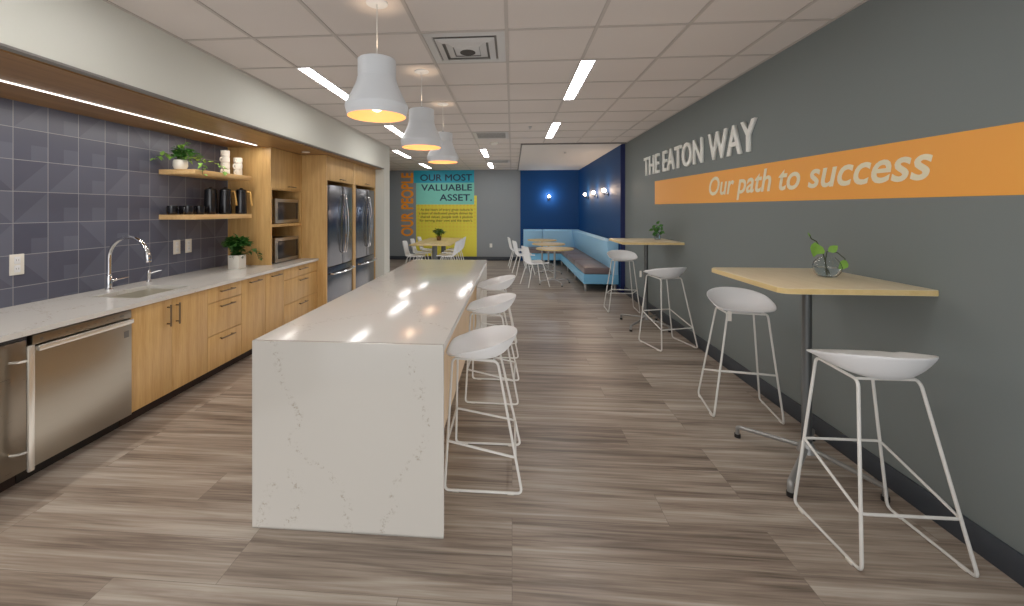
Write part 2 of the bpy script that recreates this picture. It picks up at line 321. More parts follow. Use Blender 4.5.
class MB:
    def __init__(s): s.bm = bmesh.new(); s.smooth = True
    def box(s, x0, x1, y0, y1, z0, z1, bev=0, seg=2):
        r = bmesh.ops.create_cube(s.bm, size=1)
        for v in r['verts']:
            v.co = Vector(((x0+x1)/2+v.co.x*(x1-x0), (y0+y1)/2+v.co.y*(y1-y0), (z0+z1)/2+v.co.z*(z1-z0)))
        if bev:
            es = list({e for v in r['verts'] for e in v.link_edges})
            bmesh.ops.bevel(s.bm, geom=es, offset=bev, segments=seg, profile=.5, affect='EDGES')
        return s
    def prism(s, pts, axis, a0, a1, bev=0):
        """polygon pts (2-D) extruded along axis; axis 'Z': (x,y), 'Y': (x,z), 'X': (y,z)"""
        def P(p, a): return {'Z': (p[0], p[1], a), 'Y': (p[0], a, p[1]), 'X': (a, p[0], p[1])}[axis]
        va = [s.bm.verts.new(P(p, a0)) for p in pts]; vb = [s.bm.verts.new(P(p, a1)) for p in pts]
        n = len(pts); fs = [s.bm.faces.new(va), s.bm.faces.new(vb[::-1])]
        for i in range(n): fs.append(s.bm.faces.new((va[i], vb[i], vb[(i+1) % n], va[(i+1) % n])))
        bmesh.ops.recalc_face_normals(s.bm, faces=fs)
        if bev:
            es = list({e for f in fs[:2] for e in f.edges})
            bmesh.ops.bevel(s.bm, geom=es, offset=bev, segments=2, profile=.5, affect='EDGES')
        return s
    def tube(s, pts, r, seg=10, closed=False, flat=None):
        pts = [Vector(p) for p in pts]; n = len(pts); rings = []
        rs = r if isinstance(r, (list, tuple)) else [r]*n
        up = None
        for i, p in enumerate(pts):
            if closed: t = (pts[(i+1) % n]-pts[i-1])
            else: t = pts[min(i+1, n-1)]-pts[max(i-1, 0)]
            t = t.normalized() if t.length > 1e-9 else Vector((0, 0, 1))
            if up is None:
                up = Vector((0, 0, 1)) if abs(t.z) < .9 else Vector((1, 0, 0))
            a = up-t*up.dot(t)
            if a.length < 1e-6: a = t.orthogonal()
            a.normalize(); b = t.cross(a); up = a
            rings.append([s.bm.verts.new(p+(a*math.cos(q)*(flat or 1)+b*math.sin(q))*rs[i]) for q in (2*PI*k/seg for k in range(seg))])
        m = n if closed else n-1
        for i in range(m):
            A = rings[i]; B = rings[(i+1) % n]
            for k in range(seg): s.bm.faces.new((A[k], A[(k+1) % seg], B[(k+1) % seg], B[k]))
        if not closed:
            s.bm.faces.new(rings[0][::-1]); s.bm.faces.new(rings[-1])
        return s
    def lathe(s, prof, c=(0, 0, 0), seg=32, cap0=True, cap1=True, axis='Z'):
        rings = []
        for r, z in prof:
            ring = []
            for k in range(seg):
                q = 2*PI*k/seg; a, b = r*math.cos(q), r*math.sin(q)
                d = {'Z': (a, b, z), 'X': (z, a, b), 'Y': (a, z, b)}[axis]
                ring.append(s.bm.verts.new(Vector(c)+Vector(d)))
            rings.append(ring)
        fs = []
        for A, B in zip(rings, rings[1:]):
            for k in range(seg): fs.append(s.bm.faces.new((A[k], A[(k+1) % seg], B[(k+1) % seg], B[k])))
        if cap0: fs.append(s.bm.faces.new(rings[0][::-1]))
        if cap1: fs.append(s.bm.faces.new(rings[-1]))
        bmesh.ops.recalc_face_normals(s.bm, faces=fs)
        return s
    def cyl(s, c, r, h, seg=20, r2=None, axis='Z', bev=0):
        r2 = r if r2 is None else r2
        if bev: return s.lathe([(r-bev, 0), (r, bev), (r2, h-bev), (r2-bev, h)], c, seg, axis=axis)
        return s.lathe([(r, 0), (r2, h)], c, seg, axis=axis)
    def sphere(s, c, r, seg=20, sz=1):
        k = bmesh.ops.create_uvsphere(s.bm, u_segments=seg, v_segments=seg//2, radius=r)
        for v in k['verts']: v.co = Vector(c)+Vector((v.co.x, v.co.y, v.co.z*sz))
        return s
    def grid(s, rows, closed=False):
        vs = [[s.bm.verts.new(p) for p in r] for r in rows]
        for A, B in zip(vs, vs[1:]):
            m = len(A) if closed else len(A)-1
            for k in range(m):
                s.bm.faces.new((A[k], A[(k+1) % len(A)], B[(k+1) % len(A)], B[k]))
        return vs
    def leaf(s, p, d, L, w, up=Vector((0, 0, 1)), cup=.2):
        d = Vector(d).normalized(); side = d.cross(up)
        if side.length < 1e-3: side = Vector((1, 0, 0))
        side.normalize(); n = side.cross(d); p = Vector(p)
        prof = [(0, .05), (.2, .75), (.45, 1), (.75, .62), (1, .02)]
        mid = []; lf = []; rt = []
        for t, ww in prof:
            c = p+d*L*t-n*(L*.28*t*t)
            mid.append(s.bm.verts.new(c)); lf.append(s.bm.verts.new(c+side*w*ww*.5+n*w*cup*ww)); rt.append(s.bm.verts.new(c-side*w*ww*.5+n*w*cup*ww))
        for i in range(4):
            s.bm.faces.new((mid[i], mid[i+1], lf[i+1], lf[i])); s.bm.faces.new((rt[i], rt[i+1], mid[i+1], mid[i]))
    def build(s, name, mat, parent=None, smooth=True, angle=35, solid=0, sub=0):
        me = bpy.data.meshes.new(name)
        if parent is not None: off = WL.get(parent.name, Vector())
        else:
            vs = [v.co for v in s.bm.verts]
            off = Vector(((min(v.x for v in vs)+max(v.x for v in vs))/2, (min(v.y for v in vs)+max(v.y for v in vs))/2, min(v.z for v in vs)))
            if name.startswith(('wall', 'floor', 'ceiling', 'trim')): off = Vector()
        if off.length: bmesh.ops.translate(s.bm, verts=s.bm.verts[:], vec=-off)
        s.bm.normal_update(); s.bm.to_mesh(me); s.bm.free()
        me.materials.append(mat)
        if smooth:
            me.polygons.foreach_set('use_smooth', [True]*len(me.polygons))
            try: me.set_sharp_from_angle(angle=math.radians(angle))
            except Exception: pass
        o = bpy.data.objects.new(name, me); COL.objects.link(o)
        if parent is not None: o.parent = parent
        else: o.location = off
        WL[o.name] = off
        if solid:
            md = o.modifiers.new('thickness', 'SOLIDIFY'); md.thickness = solid; md.offset = 0
        if sub:
            md = o.modifiers.new('smooth', 'SUBSURF'); md.levels = sub; md.render_levels = sub
        return o

def empty(name, loc, label, cat, group=None):
    o = bpy.data.objects.new(name, None); COL.objects.link(o); o.location = loc; o.empty_display_size = .1
    WL[o.name] = Vector(loc)
    return tag(o, label, cat, group)
def tag(o, label, cat, group=None):
    o['label'] = label; o['category'] = cat
    if group: o['group'] = group
    return o
def struct(o):
    o['kind'] = 'structure'; return o
def dup(root, loc, rz, label, group=None):
    r = root.copy(); COL.objects.link(r); r.location = loc; r.rotation_euler = (0, 0, rz); r['label'] = label
    if group: r['group'] = group
    for ch in list(root.children):
        c = ch.copy(); COL.objects.link(c); c.parent = r
        for g in list(ch.children):
            d = g.copy(); COL.objects.link(d); d.parent = c
    return r

# ------------------------------------------------------------------ key dimensions
CH = 2.79           # ceiling height
XR = 2.10           # right wall
XS = -2.41          # soffit face
XK = -3.48          # kitchen back wall
SOF = 2.325         # underside of soffit
YF = 12.65          # far wall
YN = -2.6           # behind the camera
XB = 2.02           # face of the navy wall

# ------------------------------------------------------------------ setting
struct(MB().box(-4.75, XR+.12, YN, YF+.12, -.1, 0).build('floor', M['floor']))
struct(MB().box(-4.75, XR+.12, YN, YF+.12, CH, CH+.1).build('ceiling', M['ceiling']))
struct(MB().box(XR, XR+.12, YN, YF+.12, 0, CH).build('wall_right', M['grey_wall']))
struct(MB().box(-4.75, XR, YF, YF+.12, 0, CH).build('wall_far', M['far_wall']))
struct(MB().box(XK-.12, XK, YN, 7.95, 0, CH).build('wall_left', M['tiles']))
struct(MB().box(-4.75, -4.63, 7.83, YF, 0, CH).build('wall_left_far', M['far_wall']))
struct(MB().box(-4.63, XK-.12, 7.83, 7.95, 0, CH).build('wall_return', M['far_wall']))
struct(MB().box(XK, XS, 7.62, 7.95, 0, CH).build('wall_pier', M['white_wall']))
struct(MB().box(XK, XS, YN, 7.62, SOF+.012, CH).build('wall_soffit', M['white_wall']))
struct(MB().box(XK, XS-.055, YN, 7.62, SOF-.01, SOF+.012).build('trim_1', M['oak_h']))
struct(MB().box(XS-.055, XS-.003, YN, 7.62, SOF, SOF+.012).build('trim_2', M['reveal']))
struct(MB().box(XB, XR, 7.85, YF, 0, CH).build('wall_navy_right', M['navy_wall']))
struct(MB().box(XB-.004, XR, 7.838, 7.85, 0, CH).build('trim_3', M['navy_dark']))
struct(MB().box(.25, XB, YF-.02, YF, 0, CH).build('wall_navy_far', M['navy_wall']))
# drywall part of the ceiling over the booth
struct(MB().box(.19, XB, 7.72, YF-.02, CH-.022, CH).build('ceiling_drywall', M['gyp']))
mb = MB(); mb.box(.165, .19, 7.70, YF-.02, CH-.026, CH-.0005); mb.box(.165, XR, 7.695, 7.72, CH-.026, CH-.0005)
struct(mb.build('trim_4', M['reveal']))
# ceiling grid
mb = MB()
for i in range(-8, 4):
    x = -.038+.61*i
    y1 = 7.69 if x > .2 else YF
    if x < XS:
        mb.box(x-.012, x+.012, 7.95, y1, CH-.006, CH-.0005)
    else: mb.box(x-.012, x+.012, YN, y1, CH-.006, CH-.0005)
for j in range(-8, 17):
    y = 2.8377+.61*j
    x1 = .16 if y > 7.7 else XR; x0 = -4.63 if y > 7.95 else XS
    mb.box(x0, x1, y-.012, y+.012, CH-.0055, CH-.0005)
struct(mb.build('ceiling_grid', M['tbar'], smooth=False))
mb = MB(); mb.box(XS, XS+.02, YN, 7.95, CH-.006, CH); mb.box(XR-.02, XR, YN, 7.7, CH-.006, CH)
struct(mb.build('trim_5', M['tbar'], smooth=False))
# baseboards
struct(MB().box(XR-.014, XR, YN, 7.838, 0, .125, .002).build('baseboard_right', M['baseboard']))
struct(MB().box(-4.63, .25, YF-.014, YF, 0, .115, .002).build('baseboard_far', M['baseboard']))
struct(MB().box(XB-.014, XB, 7.86, YF-.04, 0, .11, .002).build('baseboard_navy', M['navy_dark']))

# ------------------------------------------------------------------ lettering helpers
def text_bm(body, bold=0, shear=0, extrude=0, align='LEFT', spacing=1.0, line=1.0, heavy=0):
    cu = bpy.data.curves.new('lettering', 'FONT'); cu.body = body; cu.size = 1; cu.offset = bold; cu.shear = shear
    cu.extrude = extrude; cu.align_x = align; cu.space_character = spacing; cu.space_line = line; cu.resolution_u = 4
    o = bpy.data.objects.new('lettering', cu); COL.objects.link(o)
    dg = bpy.context.evaluated_depsgraph_get(); dg.update()
    me = bpy.data.meshes.new_from_object(o.evaluated_get(dg))
    bm = bmesh.new(); bm.from_mesh(me)
    bpy.data.objects.remove(o); bpy.data.curves.remove(cu); bpy.data.meshes.remove(me)
    bmesh.ops.remove_doubles(bm, verts=bm.verts[:], dist=1e-5)
    if heavy:                                   # heavier strokes: overlaid copies a hair apart
        src = bm.verts[:]+bm.edges[:]+bm.faces[:]
        for dx, dy, dz in ((heavy, 0, .35), (heavy*.5, heavy*.5, .7), (heavy*.5, -heavy*.5, 1.05)):
            r = bmesh.ops.duplicate(bm, geom=src)
            bmesh.ops.translate(bm, verts=[g for g in r['geom'] if isinstance(g, bmesh.types.BMVert)], vec=(dx, dy, dz))
    return bm
def place_text(bm, P00, P10, P01, nrm):
    """map the text's bounding box onto the parallelogram P00 (bottom left), P10 (bottom right), P01 (top left)"""
    xs = [v.co.x for v in bm.verts]; ys = [v.co.y for v in bm.verts]
    x0, x1, y0, y1 = min(xs), max(xs), min(ys), max(ys)
    P00, P10, P01, nrm = map(Vector, (P00, P10, P01, nrm))
    for v in bm.verts:
        a = (v.co.x-x0)/(x1-x0); b = (v.co.y-y0)/(y1-y0)
        v.co = P00+(P10-P00)*a+(P01-P00)*b+nrm*v.co.z
    return bm
def mb_from(bm):
    m = MB(); m.bm.free(); m.bm = bm; return m

def build_words(bm, name, mat, parent, axis, gap):
    """one mesh per word: letters closer together than gap along axis belong to one word"""
    bm.verts.ensure_lookup_table(); bm.verts.index_update(); seen = set(); comps = []
    for v in bm.verts:
        if v.index in seen: continue
        st = [v]; comp = {v.index}
        while st:
            q = st.pop()
            for e in q.link_edges:
                w = e.other_vert(q)
                if w.index not in comp: comp.add(w.index); st.append(w)
        seen |= comp; cs = [bm.verts[i].co[axis] for i in comp]; comps.append([min(cs), max(cs), comp])
    comps.sort(key=lambda c: c[0]); words = []
    for c in comps:
        if words and c[0]-words[-1][1] < gap: words[-1][1] = max(words[-1][1], c[1]); words[-1][2] |= c[2]
        else: words.append(c)
    for w in words:
        b2 = bm.copy(); b2.verts.ensure_lookup_table()
        bmesh.ops.delete(b2, geom=[v for v in b2.verts if v.index not in w[2]], context='VERTS')
        mb_from(b2).build(name, mat, parent, smooth=False)
    bm.free()

# raised letters on the right wall
sign = empty('wall_lettering', (XR, 5.2, 2.06), 'raised white capital letters reading THE EATON WAY high on the grey wall', 'lettering')
bm = text_bm('THE EATON WAY', bold=.008, extrude=.5, spacing=1.08)
xs = [v.co.z for v in bm.verts]
bm = place_text(bm, (XR-.014, 6.67, 2.082), (XR-.014, 3.69, 2.058), (XR-.014, 6.67, 2.368), (-.026, 0, 0))
# split into letters
seen = set(); bm.verts.ensure_lookup_table(); comps = []
for v in bm.verts:
    if v.index in seen: continue
    st = [v]; comp = set([v.index])
    while st:
        q = st.pop()
        for e in q.link_edges:
            w = e.other_vert(q)
            if w.index not in comp: comp.add(w.index); st.append(w)
    seen |= comp; comps.append(comp)
comps.sort(key=lambda c: -max(bm.verts[i].co.y for i in c))
for comp in comps:
    b2 = bm.copy(); b2.verts.ensure_lookup_table()
    bmesh.ops.delete(b2, geom=[v for v in b2.verts if v.index not in comp], context='VERTS')
    mb_from(b2).build('letter', M['letter_white'], sign, smooth=False)
bm.free()

# orange band with slogan
band = empty('wall_banner', (XR, 3.4, 1.62), 'long orange printed band on the grey wall reading Our path to success', 'wall graphic')
mb = MB()
mb.prism([(6.232, 1.632), (6.232, 1.972), (.7, 1.892), (.7, 1.602)], 'X', XR-.0025, XR+.001)
band_o = mb.build('printed_band', M['band'], band, smooth=False)
for nm in ('Y', 'Z'):
    pass
bm = text_bm('Our path to success', bold=.016, shear=.25, extrude=.0)
place_text(bm, (XR-.004, 4.555, 1.640), (XR-.004, 2.215, 1.640), (XR-.004, 4.555, 1.893), (-.001, 0, 0))
build_words(bm, 'slogan_word', M['slogan'], band, 1, .055)

# mural on far wall
mural = empty('wall_mural', (-2.2, YF, .1), 'teal and yellow mural on the far wall reading our people our most valuable asset', 'wall graphic')
MB().box(-2.989, -1.09, YF-.003, YF, .118, 2.0).build('yellow_panel', M['yellow'], mural, smooth=False)
MB().box(-3.068, -1.17, YF-.004, YF, 2.40, CH-.002).build('teal_panel', M['teal'], mural, smooth=False)
MB().box(-2.989, -1.17, YF-.006, YF, 1.725, 2.40).build('aqua_panel', M['aqua'], mural, smooth=False)
def far_text(body, x0, x1, z0, z1, mat, y=YF-.008, bold=.04, name='headline_word'):
    bm = text_bm(body, heavy=bold)
    place_text(bm, (x0, y, z0), (x1, y, z0), (x0, y, z1), (0, -.001, 0))
    build_words(bm, name, mat, mural, 0, .10 if name == 'headline_word' else .018)
far_text('OUR MOST', -2.86, -1.235, 2.455, 2.665, M['navy_text'])
far_text('VALUABLE', -2.83, -1.235, 2.15, 2.355, M['navy_text'])
far_text('ASSET.', -2.25, -1.235, 1.835, 2.045, M['navy_text'])
for k, (t, x0) in enumerate([('At the heart of every great culture is', -2.85), ('a team of dedicated people driven by', -2.90), ('shared values, people with a passion', -2.85), ('for serving their own and the team\u2019s.', -2.88)]):
    far_text(t, x0, -1.215, 1.505-.112*k, 1.60-.112*k, M['olive_text'], y=YF-.005, bold=.03, name='paragraph_word')
bm = text_bm('OUR PEOPLE', heavy=.07)
place_text(bm, (-3.075, YF-.005, .735), (-3.075, YF-.005, 2.72), (-3.47, YF-.005, .735), (0, -.001, 0))
build_words(bm, 'title_word', M['orange_text'], mural, 2, .07)

# ------------------------------------------------------------------ kitchen base run
FX = -2.71     # cabinet faces
CT = .876      # worktop height
def pull_h(mb_parent, y0, y1, z, x, name='handle', mat=None, r=.007, off=.032):
    mb = MB(); mb.tube([(x+off, y0, z), (x+off, y1, z)], r, 8)
    for y in (y0+.02, y1-.02): mb.tube([(x-.001, y, z), (x+off, y, z)], r*.8, 8)
    return mb.build(name, mat or M['nickel'], mb_parent)
def pull_v(mb_parent, y, z0, z1, x, name='handle', mat=None, r=.007, off=.032):
    mb = MB(); mb.tube([(x+off, y, z0), (x+off, y, z1)], r, 8)
    for z in (z0+.02, z1-.02): mb.tube([(x-.001, y, z), (x+off, y, z)], r*.8, 8)
    return mb.build(name, mat or M['nickel'], mb_parent)
def cabinet(y0, y1, label, kind):
    c = empty('base_cabinet', (-3.1, (y0+y1)/2, 0), label, 'cabinet', 'oak base cabinets under the worktop')
    if kind == 'double':
        mb = MB(); T = CT-.032
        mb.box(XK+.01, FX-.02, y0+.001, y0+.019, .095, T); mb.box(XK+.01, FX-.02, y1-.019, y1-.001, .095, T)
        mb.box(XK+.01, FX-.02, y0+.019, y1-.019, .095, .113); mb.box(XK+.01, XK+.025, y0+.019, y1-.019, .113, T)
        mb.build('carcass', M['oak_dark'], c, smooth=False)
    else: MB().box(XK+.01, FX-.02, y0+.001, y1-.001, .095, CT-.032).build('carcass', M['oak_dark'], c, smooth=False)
    MB().box(XK+.01, -2.79, y0+.001, y1-.001, 0, .095).build('toe_kick', M['toe'], c, smooth=False)
    g = .0018
    if kind == 'drawers':
        for z0, z1 in ((.098, .402), (.407, .700), (.705, .838)):
            d = MB().box(FX-.019, FX, y0+g, y1-g, z0, z1, .0012).build('drawer', M['oak_v'], c)
            m = (y0+y1)/2; pull_h(d, m-.095, m+.095, z1-.045, FX)
    elif kind == 'double':
        m = (y0+y1)/2-.012
        for a, b_, hy in ((y0+g, m-g, m-.045), (m+g, y1-g, m+.04)):
            d = MB().box(FX-.019, FX, a, b_, .098, .838, .0012).build('door', M['oak_v'], c)
            pull_v(d, hy, .63, .80, FX)
    elif kind == 'single':
        d = MB().box(FX-.019, FX, y0+g, y1-g, .098, .838, .0012).build('door', M['oak_v'], c)
        m = (y0+y1)/2; pull_h(d, m-.095, m+.095, .80, FX)
    return c
cabinet(.90, 1.508, 'oak base cabinet left of the stainless beverage fridge', 'single')
cabinet(2.730, 3.478, 'wide oak cabinet with two doors below the sink', 'double')
cabinet(3.480, 3.938, 'three-drawer oak cabinet directly right of the sink doors', 'drawers')
cabinet(3.940, 4.336, 'narrow single-door oak cabinet touching the three drawers near the sink', 'single')
cabinet(4.338, 4.712, 'narrow single-door oak cabinet below the leafy counter planter', 'single')
cabinet(4.714, 5.545, 'three-drawer oak cabinet under the microwaves beside the fridge panel', 'drawers')

# beverage fridge
c = empty('beverage_fridge', (-3.1, 1.81, 0), 'stainless undercounter fridge with upright bar handle at the far left', 'fridge')
MB().box(XK+.01, -2.76, 1.513, 2.112, .10, CT-.034).build('body', M['black'], c, smooth=False)
MB().box(XK+.01, -2.79, 1.513, 2.112, 0, .10).build('toe_kick', M['toe'], c, smooth=False)
d = MB().box(-2.757, -2.70, 1.516, 2.098, .098, .822, .004).build('door', M['steel_dark'], c)
mb = MB(); mb.box(-2.648, -2.632, 2.055, 2.085, .11, .80, .004)
for z in (.22, .72): mb.tube([(-2.701, 2.02, z), (-2.665, 2.03, z), (-2.64, 2.068, z)], .007, 8)
mb.build('handle', M['bright_bar'], d)
MB().box(-2.757, -2.702, 1.516, 2.098, .826, .840, .002).build('top_rail', M['black'], c)

# dishwasher
c = empty('dishwasher', (-3.1, 2.42, 0), 'stainless dishwasher with a pale full-width bar handle below the worktop', 'dishwasher')
MB().box(XK+.01, -2.735, 2.118, 2.726, .10, CT-.034).build('body', M['black'], c, smooth=False)
MB().box(XK+.01, -2.79, 2.118, 2.726, 0, .10).build('toe_kick', M['black'], c, smooth=False)
d = MB().box(-2.733, -2.69, 2.121, 2.724, .098, .775, .004).build('door', M['steel'], c)
mb = MB(); mb.box(-2.69, -2.67, 2.135, 2.155, .752, .775, .003); mb.box(-2.69, -2.67, 2.69, 2.71, .752, .775, .003)
mb.box(-2.682, -2.662, 2.13, 2.715, .748, .779, .006); mb.build('handle', M['bright_bar'], d)
MB().box(-2.6899, -2.6885, 2.665, 2.70, .655, .70).build('badge', M['print_grey'], d, smooth=False)
p = MB().box(-2.733, -2.692, 2.121, 2.724, .783, .838, .003).build('control_panel', M['steel_dark'], c)
MB().cyl((-2.6925, 2.165, .81), .008, .002, 12, axis='X').build('badge', M['print_grey'], p, smooth=False)
for k in range(9): MB().box(-2.6925, -2.6912, 2.25+k*.042, 2.264+k*.042, .808, .812).build('button', M['print_grey'], p, smooth=False)
MB().box(-2.6925, -2.691, 2.635, 2.665, .805, .817).build('display', M['print_grey'], p, smooth=False)

# worktop with sink cut-out
SX0, SX1, SY0, SY1 = -3.24, -2.84, 2.93, 3.44
wt = empty('worktop', (-3.08, 3, CT-.03), 'long white quartz worktop over the oak cabinets along the tiled wall', 'worktop')
mb = MB(); z0, z1 = CT-.03, CT
mb.box(XK+.004, SX0, .6, 5.545, z0, z1, .0); mb.box(SX1, -2.69, .6, 5.545, z0, z1); mb.box(SX0, SX1, .6, SY0, z0, z1); mb.box(SX0, SX1, SY1, 5.545, z0, z1)
mb.build('slab', M['quartz'], wt, smooth=False)
sk = empty('sink', ((SX0+SX1)/2, (SY0+SY1)/2, .68), 'undermount stainless sink bowl set in the white worktop', 'sink')
mb = MB()
def rr(x0, x1, y0, y1, r, z, n=5):
    pts = []
    for cx_, cy_, a0 in ((x1-r, y1-r, 0), (x0+r, y1-r, 90), (x0+r, y0+r, 180), (x1-r, y0+r, 270)):
        for k in range(n+1):
            a = math.radians(a0+90*k/n); pts.append(Vector((cx_+r*math.cos(a), cy_+r*math.sin(a), z)))
    return pts
rows = [rr(SX0-.004, SX1+.004, SY0-.004, SY1+.004, .03, z0-.001), rr(SX0+.004, SX1-.004, SY0+.004, SY1-.004, .05, z0-.001), rr(SX0+.008, SX1-.008, SY0+.008, SY1-.008, .05, .70), rr(SX0+.03, SX1-.03, SY0+.03, SY1-.03, .05, .685), rr(-3.06, -3.0, 3.15, 3.21, .02, .682)]
vs = mb.grid(rows, closed=True); mb.bm.faces.new(vs[-1])
mb.build('bowl', M['bowl_steel'], sk)
MB().lathe([(.038, 0), (.036, .004), (.02, .003), (.0, .001)], (-3.03, 3.18, .6825), 20, cap1=False).build('drain', M['chrome'], sk)

# faucet
fa = empty('faucet', (-3.385, 3.22, CT), 'tall chrome gooseneck faucet behind the sink', 'faucet')
MB().lathe([(.028, 0), (.028, .008), (.021, .014), (.021, .115), (.017, .125), (.0135, .13)], (-3.385, 3.22, CT), 24).build('base', M['chrome'], fa)
pts = [(-3.385, 3.22, CT+.12), (-3.385, 3.22, 1.14)]
for k in range(1, 15):
    a = PI-PI*k/15*1.0; pts.append((-3.21+.175*math.cos(a), 3.22, 1.14+.178*math.sin(a)))
pts.append((-3.04, 3.22, 1.15))
MB().tube(pts, .0160, 14).build('spout', M['chrome'], fa)
MB().tube([(-3.047, 3.22, 1.205), (-3.040, 3.22, 1.18), (-3.033, 3.22, 1.125), (-3.031, 3.22, 1.11)], [.018, .022, .024, .021], 16).build('spray_head', M['chrome'], fa)
mb = MB(); mb.tube([(-3.37, 3.232, .952), (-3.36, 3.262, .955)], .012, 12); mb.tube([(-3.36, 3.262, .955), (-3.335, 3.345, .963)], [.006, .004], 10)
mb.build('lever', M['chrome'], fa)
sd = empty('soap_dispenser', (-3.385, 3.60, CT), 'small chrome soap dispenser right of the gooseneck faucet', 'soap dispenser')
MB().lathe([(.022, 0), (.022, .006), (.014, .01), (.014, .07), (.017, .075), (.017, .10), (.01, .115)], (-3.385, 3.60, CT), 18).build('body', M['chrome'], sd)
MB().tube([(-3.385, 3.60, CT+.075), (-3.34, 3.625, CT+.095), (-3.30, 3.645, CT+.105)], [.008, .007, .005], 10).build('spout', M['chrome'], sd)

# outlets
def outlet(y0, y1, z0, z1, label):
    o = empty('wall_outlet', (XK, (y0+y1)/2, z0), label, 'outlet')
    MB().box(XK-.001, XK+.007, y0, y1, z0, z1, .002).build('cover_plate', M['ceramic'], o)
    m = (y0+y1)/2; h = (z1-z0)
    for za, zb in ((.12, .46), (.54, .88)):
        r_ = MB().box(XK+.006, XK+.009, m-.018, m+.018, z0+h*za, z0+h*zb, .001).build('receptacle', M['white_plastic'], o)
        for dy in (-.008, .006): MB().box(XK+.0088, XK+.0094, m+dy, m+dy+.002, z0+h*(za+zb)/2-.005, z0+h*(za+zb)/2+.007).build('slot', M['print_grey'], r_, smooth=False)
outlet(2.60, 2.685, 1.09, 1.235, 'white wall outlet on the blue tiles above the dishwasher')
outlet(3.985, 4.070, 1.09, 1.235, 'left of the two white outlets under the shelves')
outlet(4.140, 4.222, 1.09, 1.235, 'right of the two white outlets under the shelves')

# shelves
def shelf(z, label):
    return tag(MB().box(XK+.001, -3.10, 3.81, 4.69, z-.047, z, .002).build('floating_shelf', M['oak_shelf']), label, 'shelf')
shelf(1.948, 'upper oak floating shelf holding a trailing plant and white mugs')
shelf(1.50, 'lower oak floating shelf holding black mugs and pitchers')

# LED strip
ls = empty('strip_light', (-3.02, .9, SOF-.02), 'slim glowing strip light running along the wooden soffit underside', 'light')
MB().box(-3.025, -3.015, YN+.1, 4.66, SOF-.016, SOF-.0102).build('lens', M['led'], ls, smooth=False)
tag(MB().lathe([(.05, 0), (.05, .006), (.035, .006)], (-2.72, 5.25, SOF-.0165), 24).build('recessed_downlight', M['ceramic']), 'small round recessed downlight in the wooden soffit above the microwaves', 'light')

# ------------------------------------------------------------------ microwave tower
TX = -2.93
tw = empty('microwave_tower', (-3.2, 5.2, CT), 'tall oak cabinet standing on the worktop with two open microwave niches', 'cabinet')
MB().box(XK+.001, TX, 4.80, 4.825, CT+.0008, SOF-.0105).build('side_panel', M['oak_v'], tw, smooth=False)
MB().box(XK+.001, TX, 5.515, 5.545, CT+.0008, SOF-.0105).build('side_panel', M['oak_v'], tw, smooth=False)
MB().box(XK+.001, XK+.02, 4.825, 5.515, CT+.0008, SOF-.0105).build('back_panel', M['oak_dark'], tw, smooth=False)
MB().box(XK+.02, TX, 4.825, 5.515, 1.337, 1.372).build('middle_shelf', M['oak_v'], tw, smooth=False)
MB().box(XK+.02, TX-.02, 4.825, 5.515, 1.80, 1.825).build('niche_top', M['oak_v'], tw, smooth=False)
d = MB().box(TX-.019, TX, 4.827, 5.513, 1.815, SOF-.0125, .001).build('door', M['oak_v'], tw)
pull_h(d, 5.16, 5.33, 1.85, TX)
def microwave(z, label):
    c = empty('microwave', (-3.2, 5.2, z), label, 'microwave', 'stainless microwaves in the oak tower')
    MB().box(XK+.06, TX-.045, 4.93, 5.47, z+.012, z+.315, .004).build('body', M['steel_dark'], c)
    d = MB().box(TX-.044, TX-.012, 4.925, 5.475, z+.008, z+.318, .005).build('door', M['steel'], c)
    MB().box(TX-.012, TX-.0095, 4.975, 5.40, z+.05, z+.275, .001).build('window', M['display'], d)
    MB().box(TX-.012, TX-.0095, 5.405, 5.455, z+.05, z+.275, .001).build('keypad', M['black'], d)
    mb = MB()
    for y in (4.97, 5.43):
        for x in (TX-.08, XK+.1): mb.cyl((x, y, z), .012, .013, 10)
    mb.build('foot', M['black'], c)
microwave(1.3725, 'upper stainless microwave with black glass front in the oak tower')
microwave(CT+.001, 'lower stainless microwave standing on the worktop in the oak tower')

# ------------------------------------------------------------------ fridge surround
SXF = -2.58
fs = empty('fridge_surround', (-3.0, 6.6, 0), 'tall oak enclosure framing the two stainless refrigerators', 'cabinet')
ZT = SOF-.0105
MB().box(XK+.001, SXF, 5.55, 5.578, 0, ZT).build('side_panel', M['oak_v'], fs, smooth=False)
MB().box(XK+.001, SXF, 6.525, 6.625, 0, ZT).build('divider_panel', M['oak_v'], fs, smooth=False)
MB().box(XK+.001, SXF, 7.585, 7.612, 0, ZT).build('side_panel', M['oak_v'], fs, smooth=False)
MB().box(XK+.001, SXF-.03, 5.578, 7.585, 1.968, 1.99).build('bridge_panel', M['oak_v'], fs, smooth=False)
for a, b_ in ((5.582, 6.521), (6.629, 7.581)):
    d = MB().box(SXF-.02, SXF, a, b_, 1.968, ZT-.002, .0015).build('door', M['oak_v'], fs)
    m = (a+b_)/2; pull_h(d, m-.08, m+.08, 2.005, SXF)
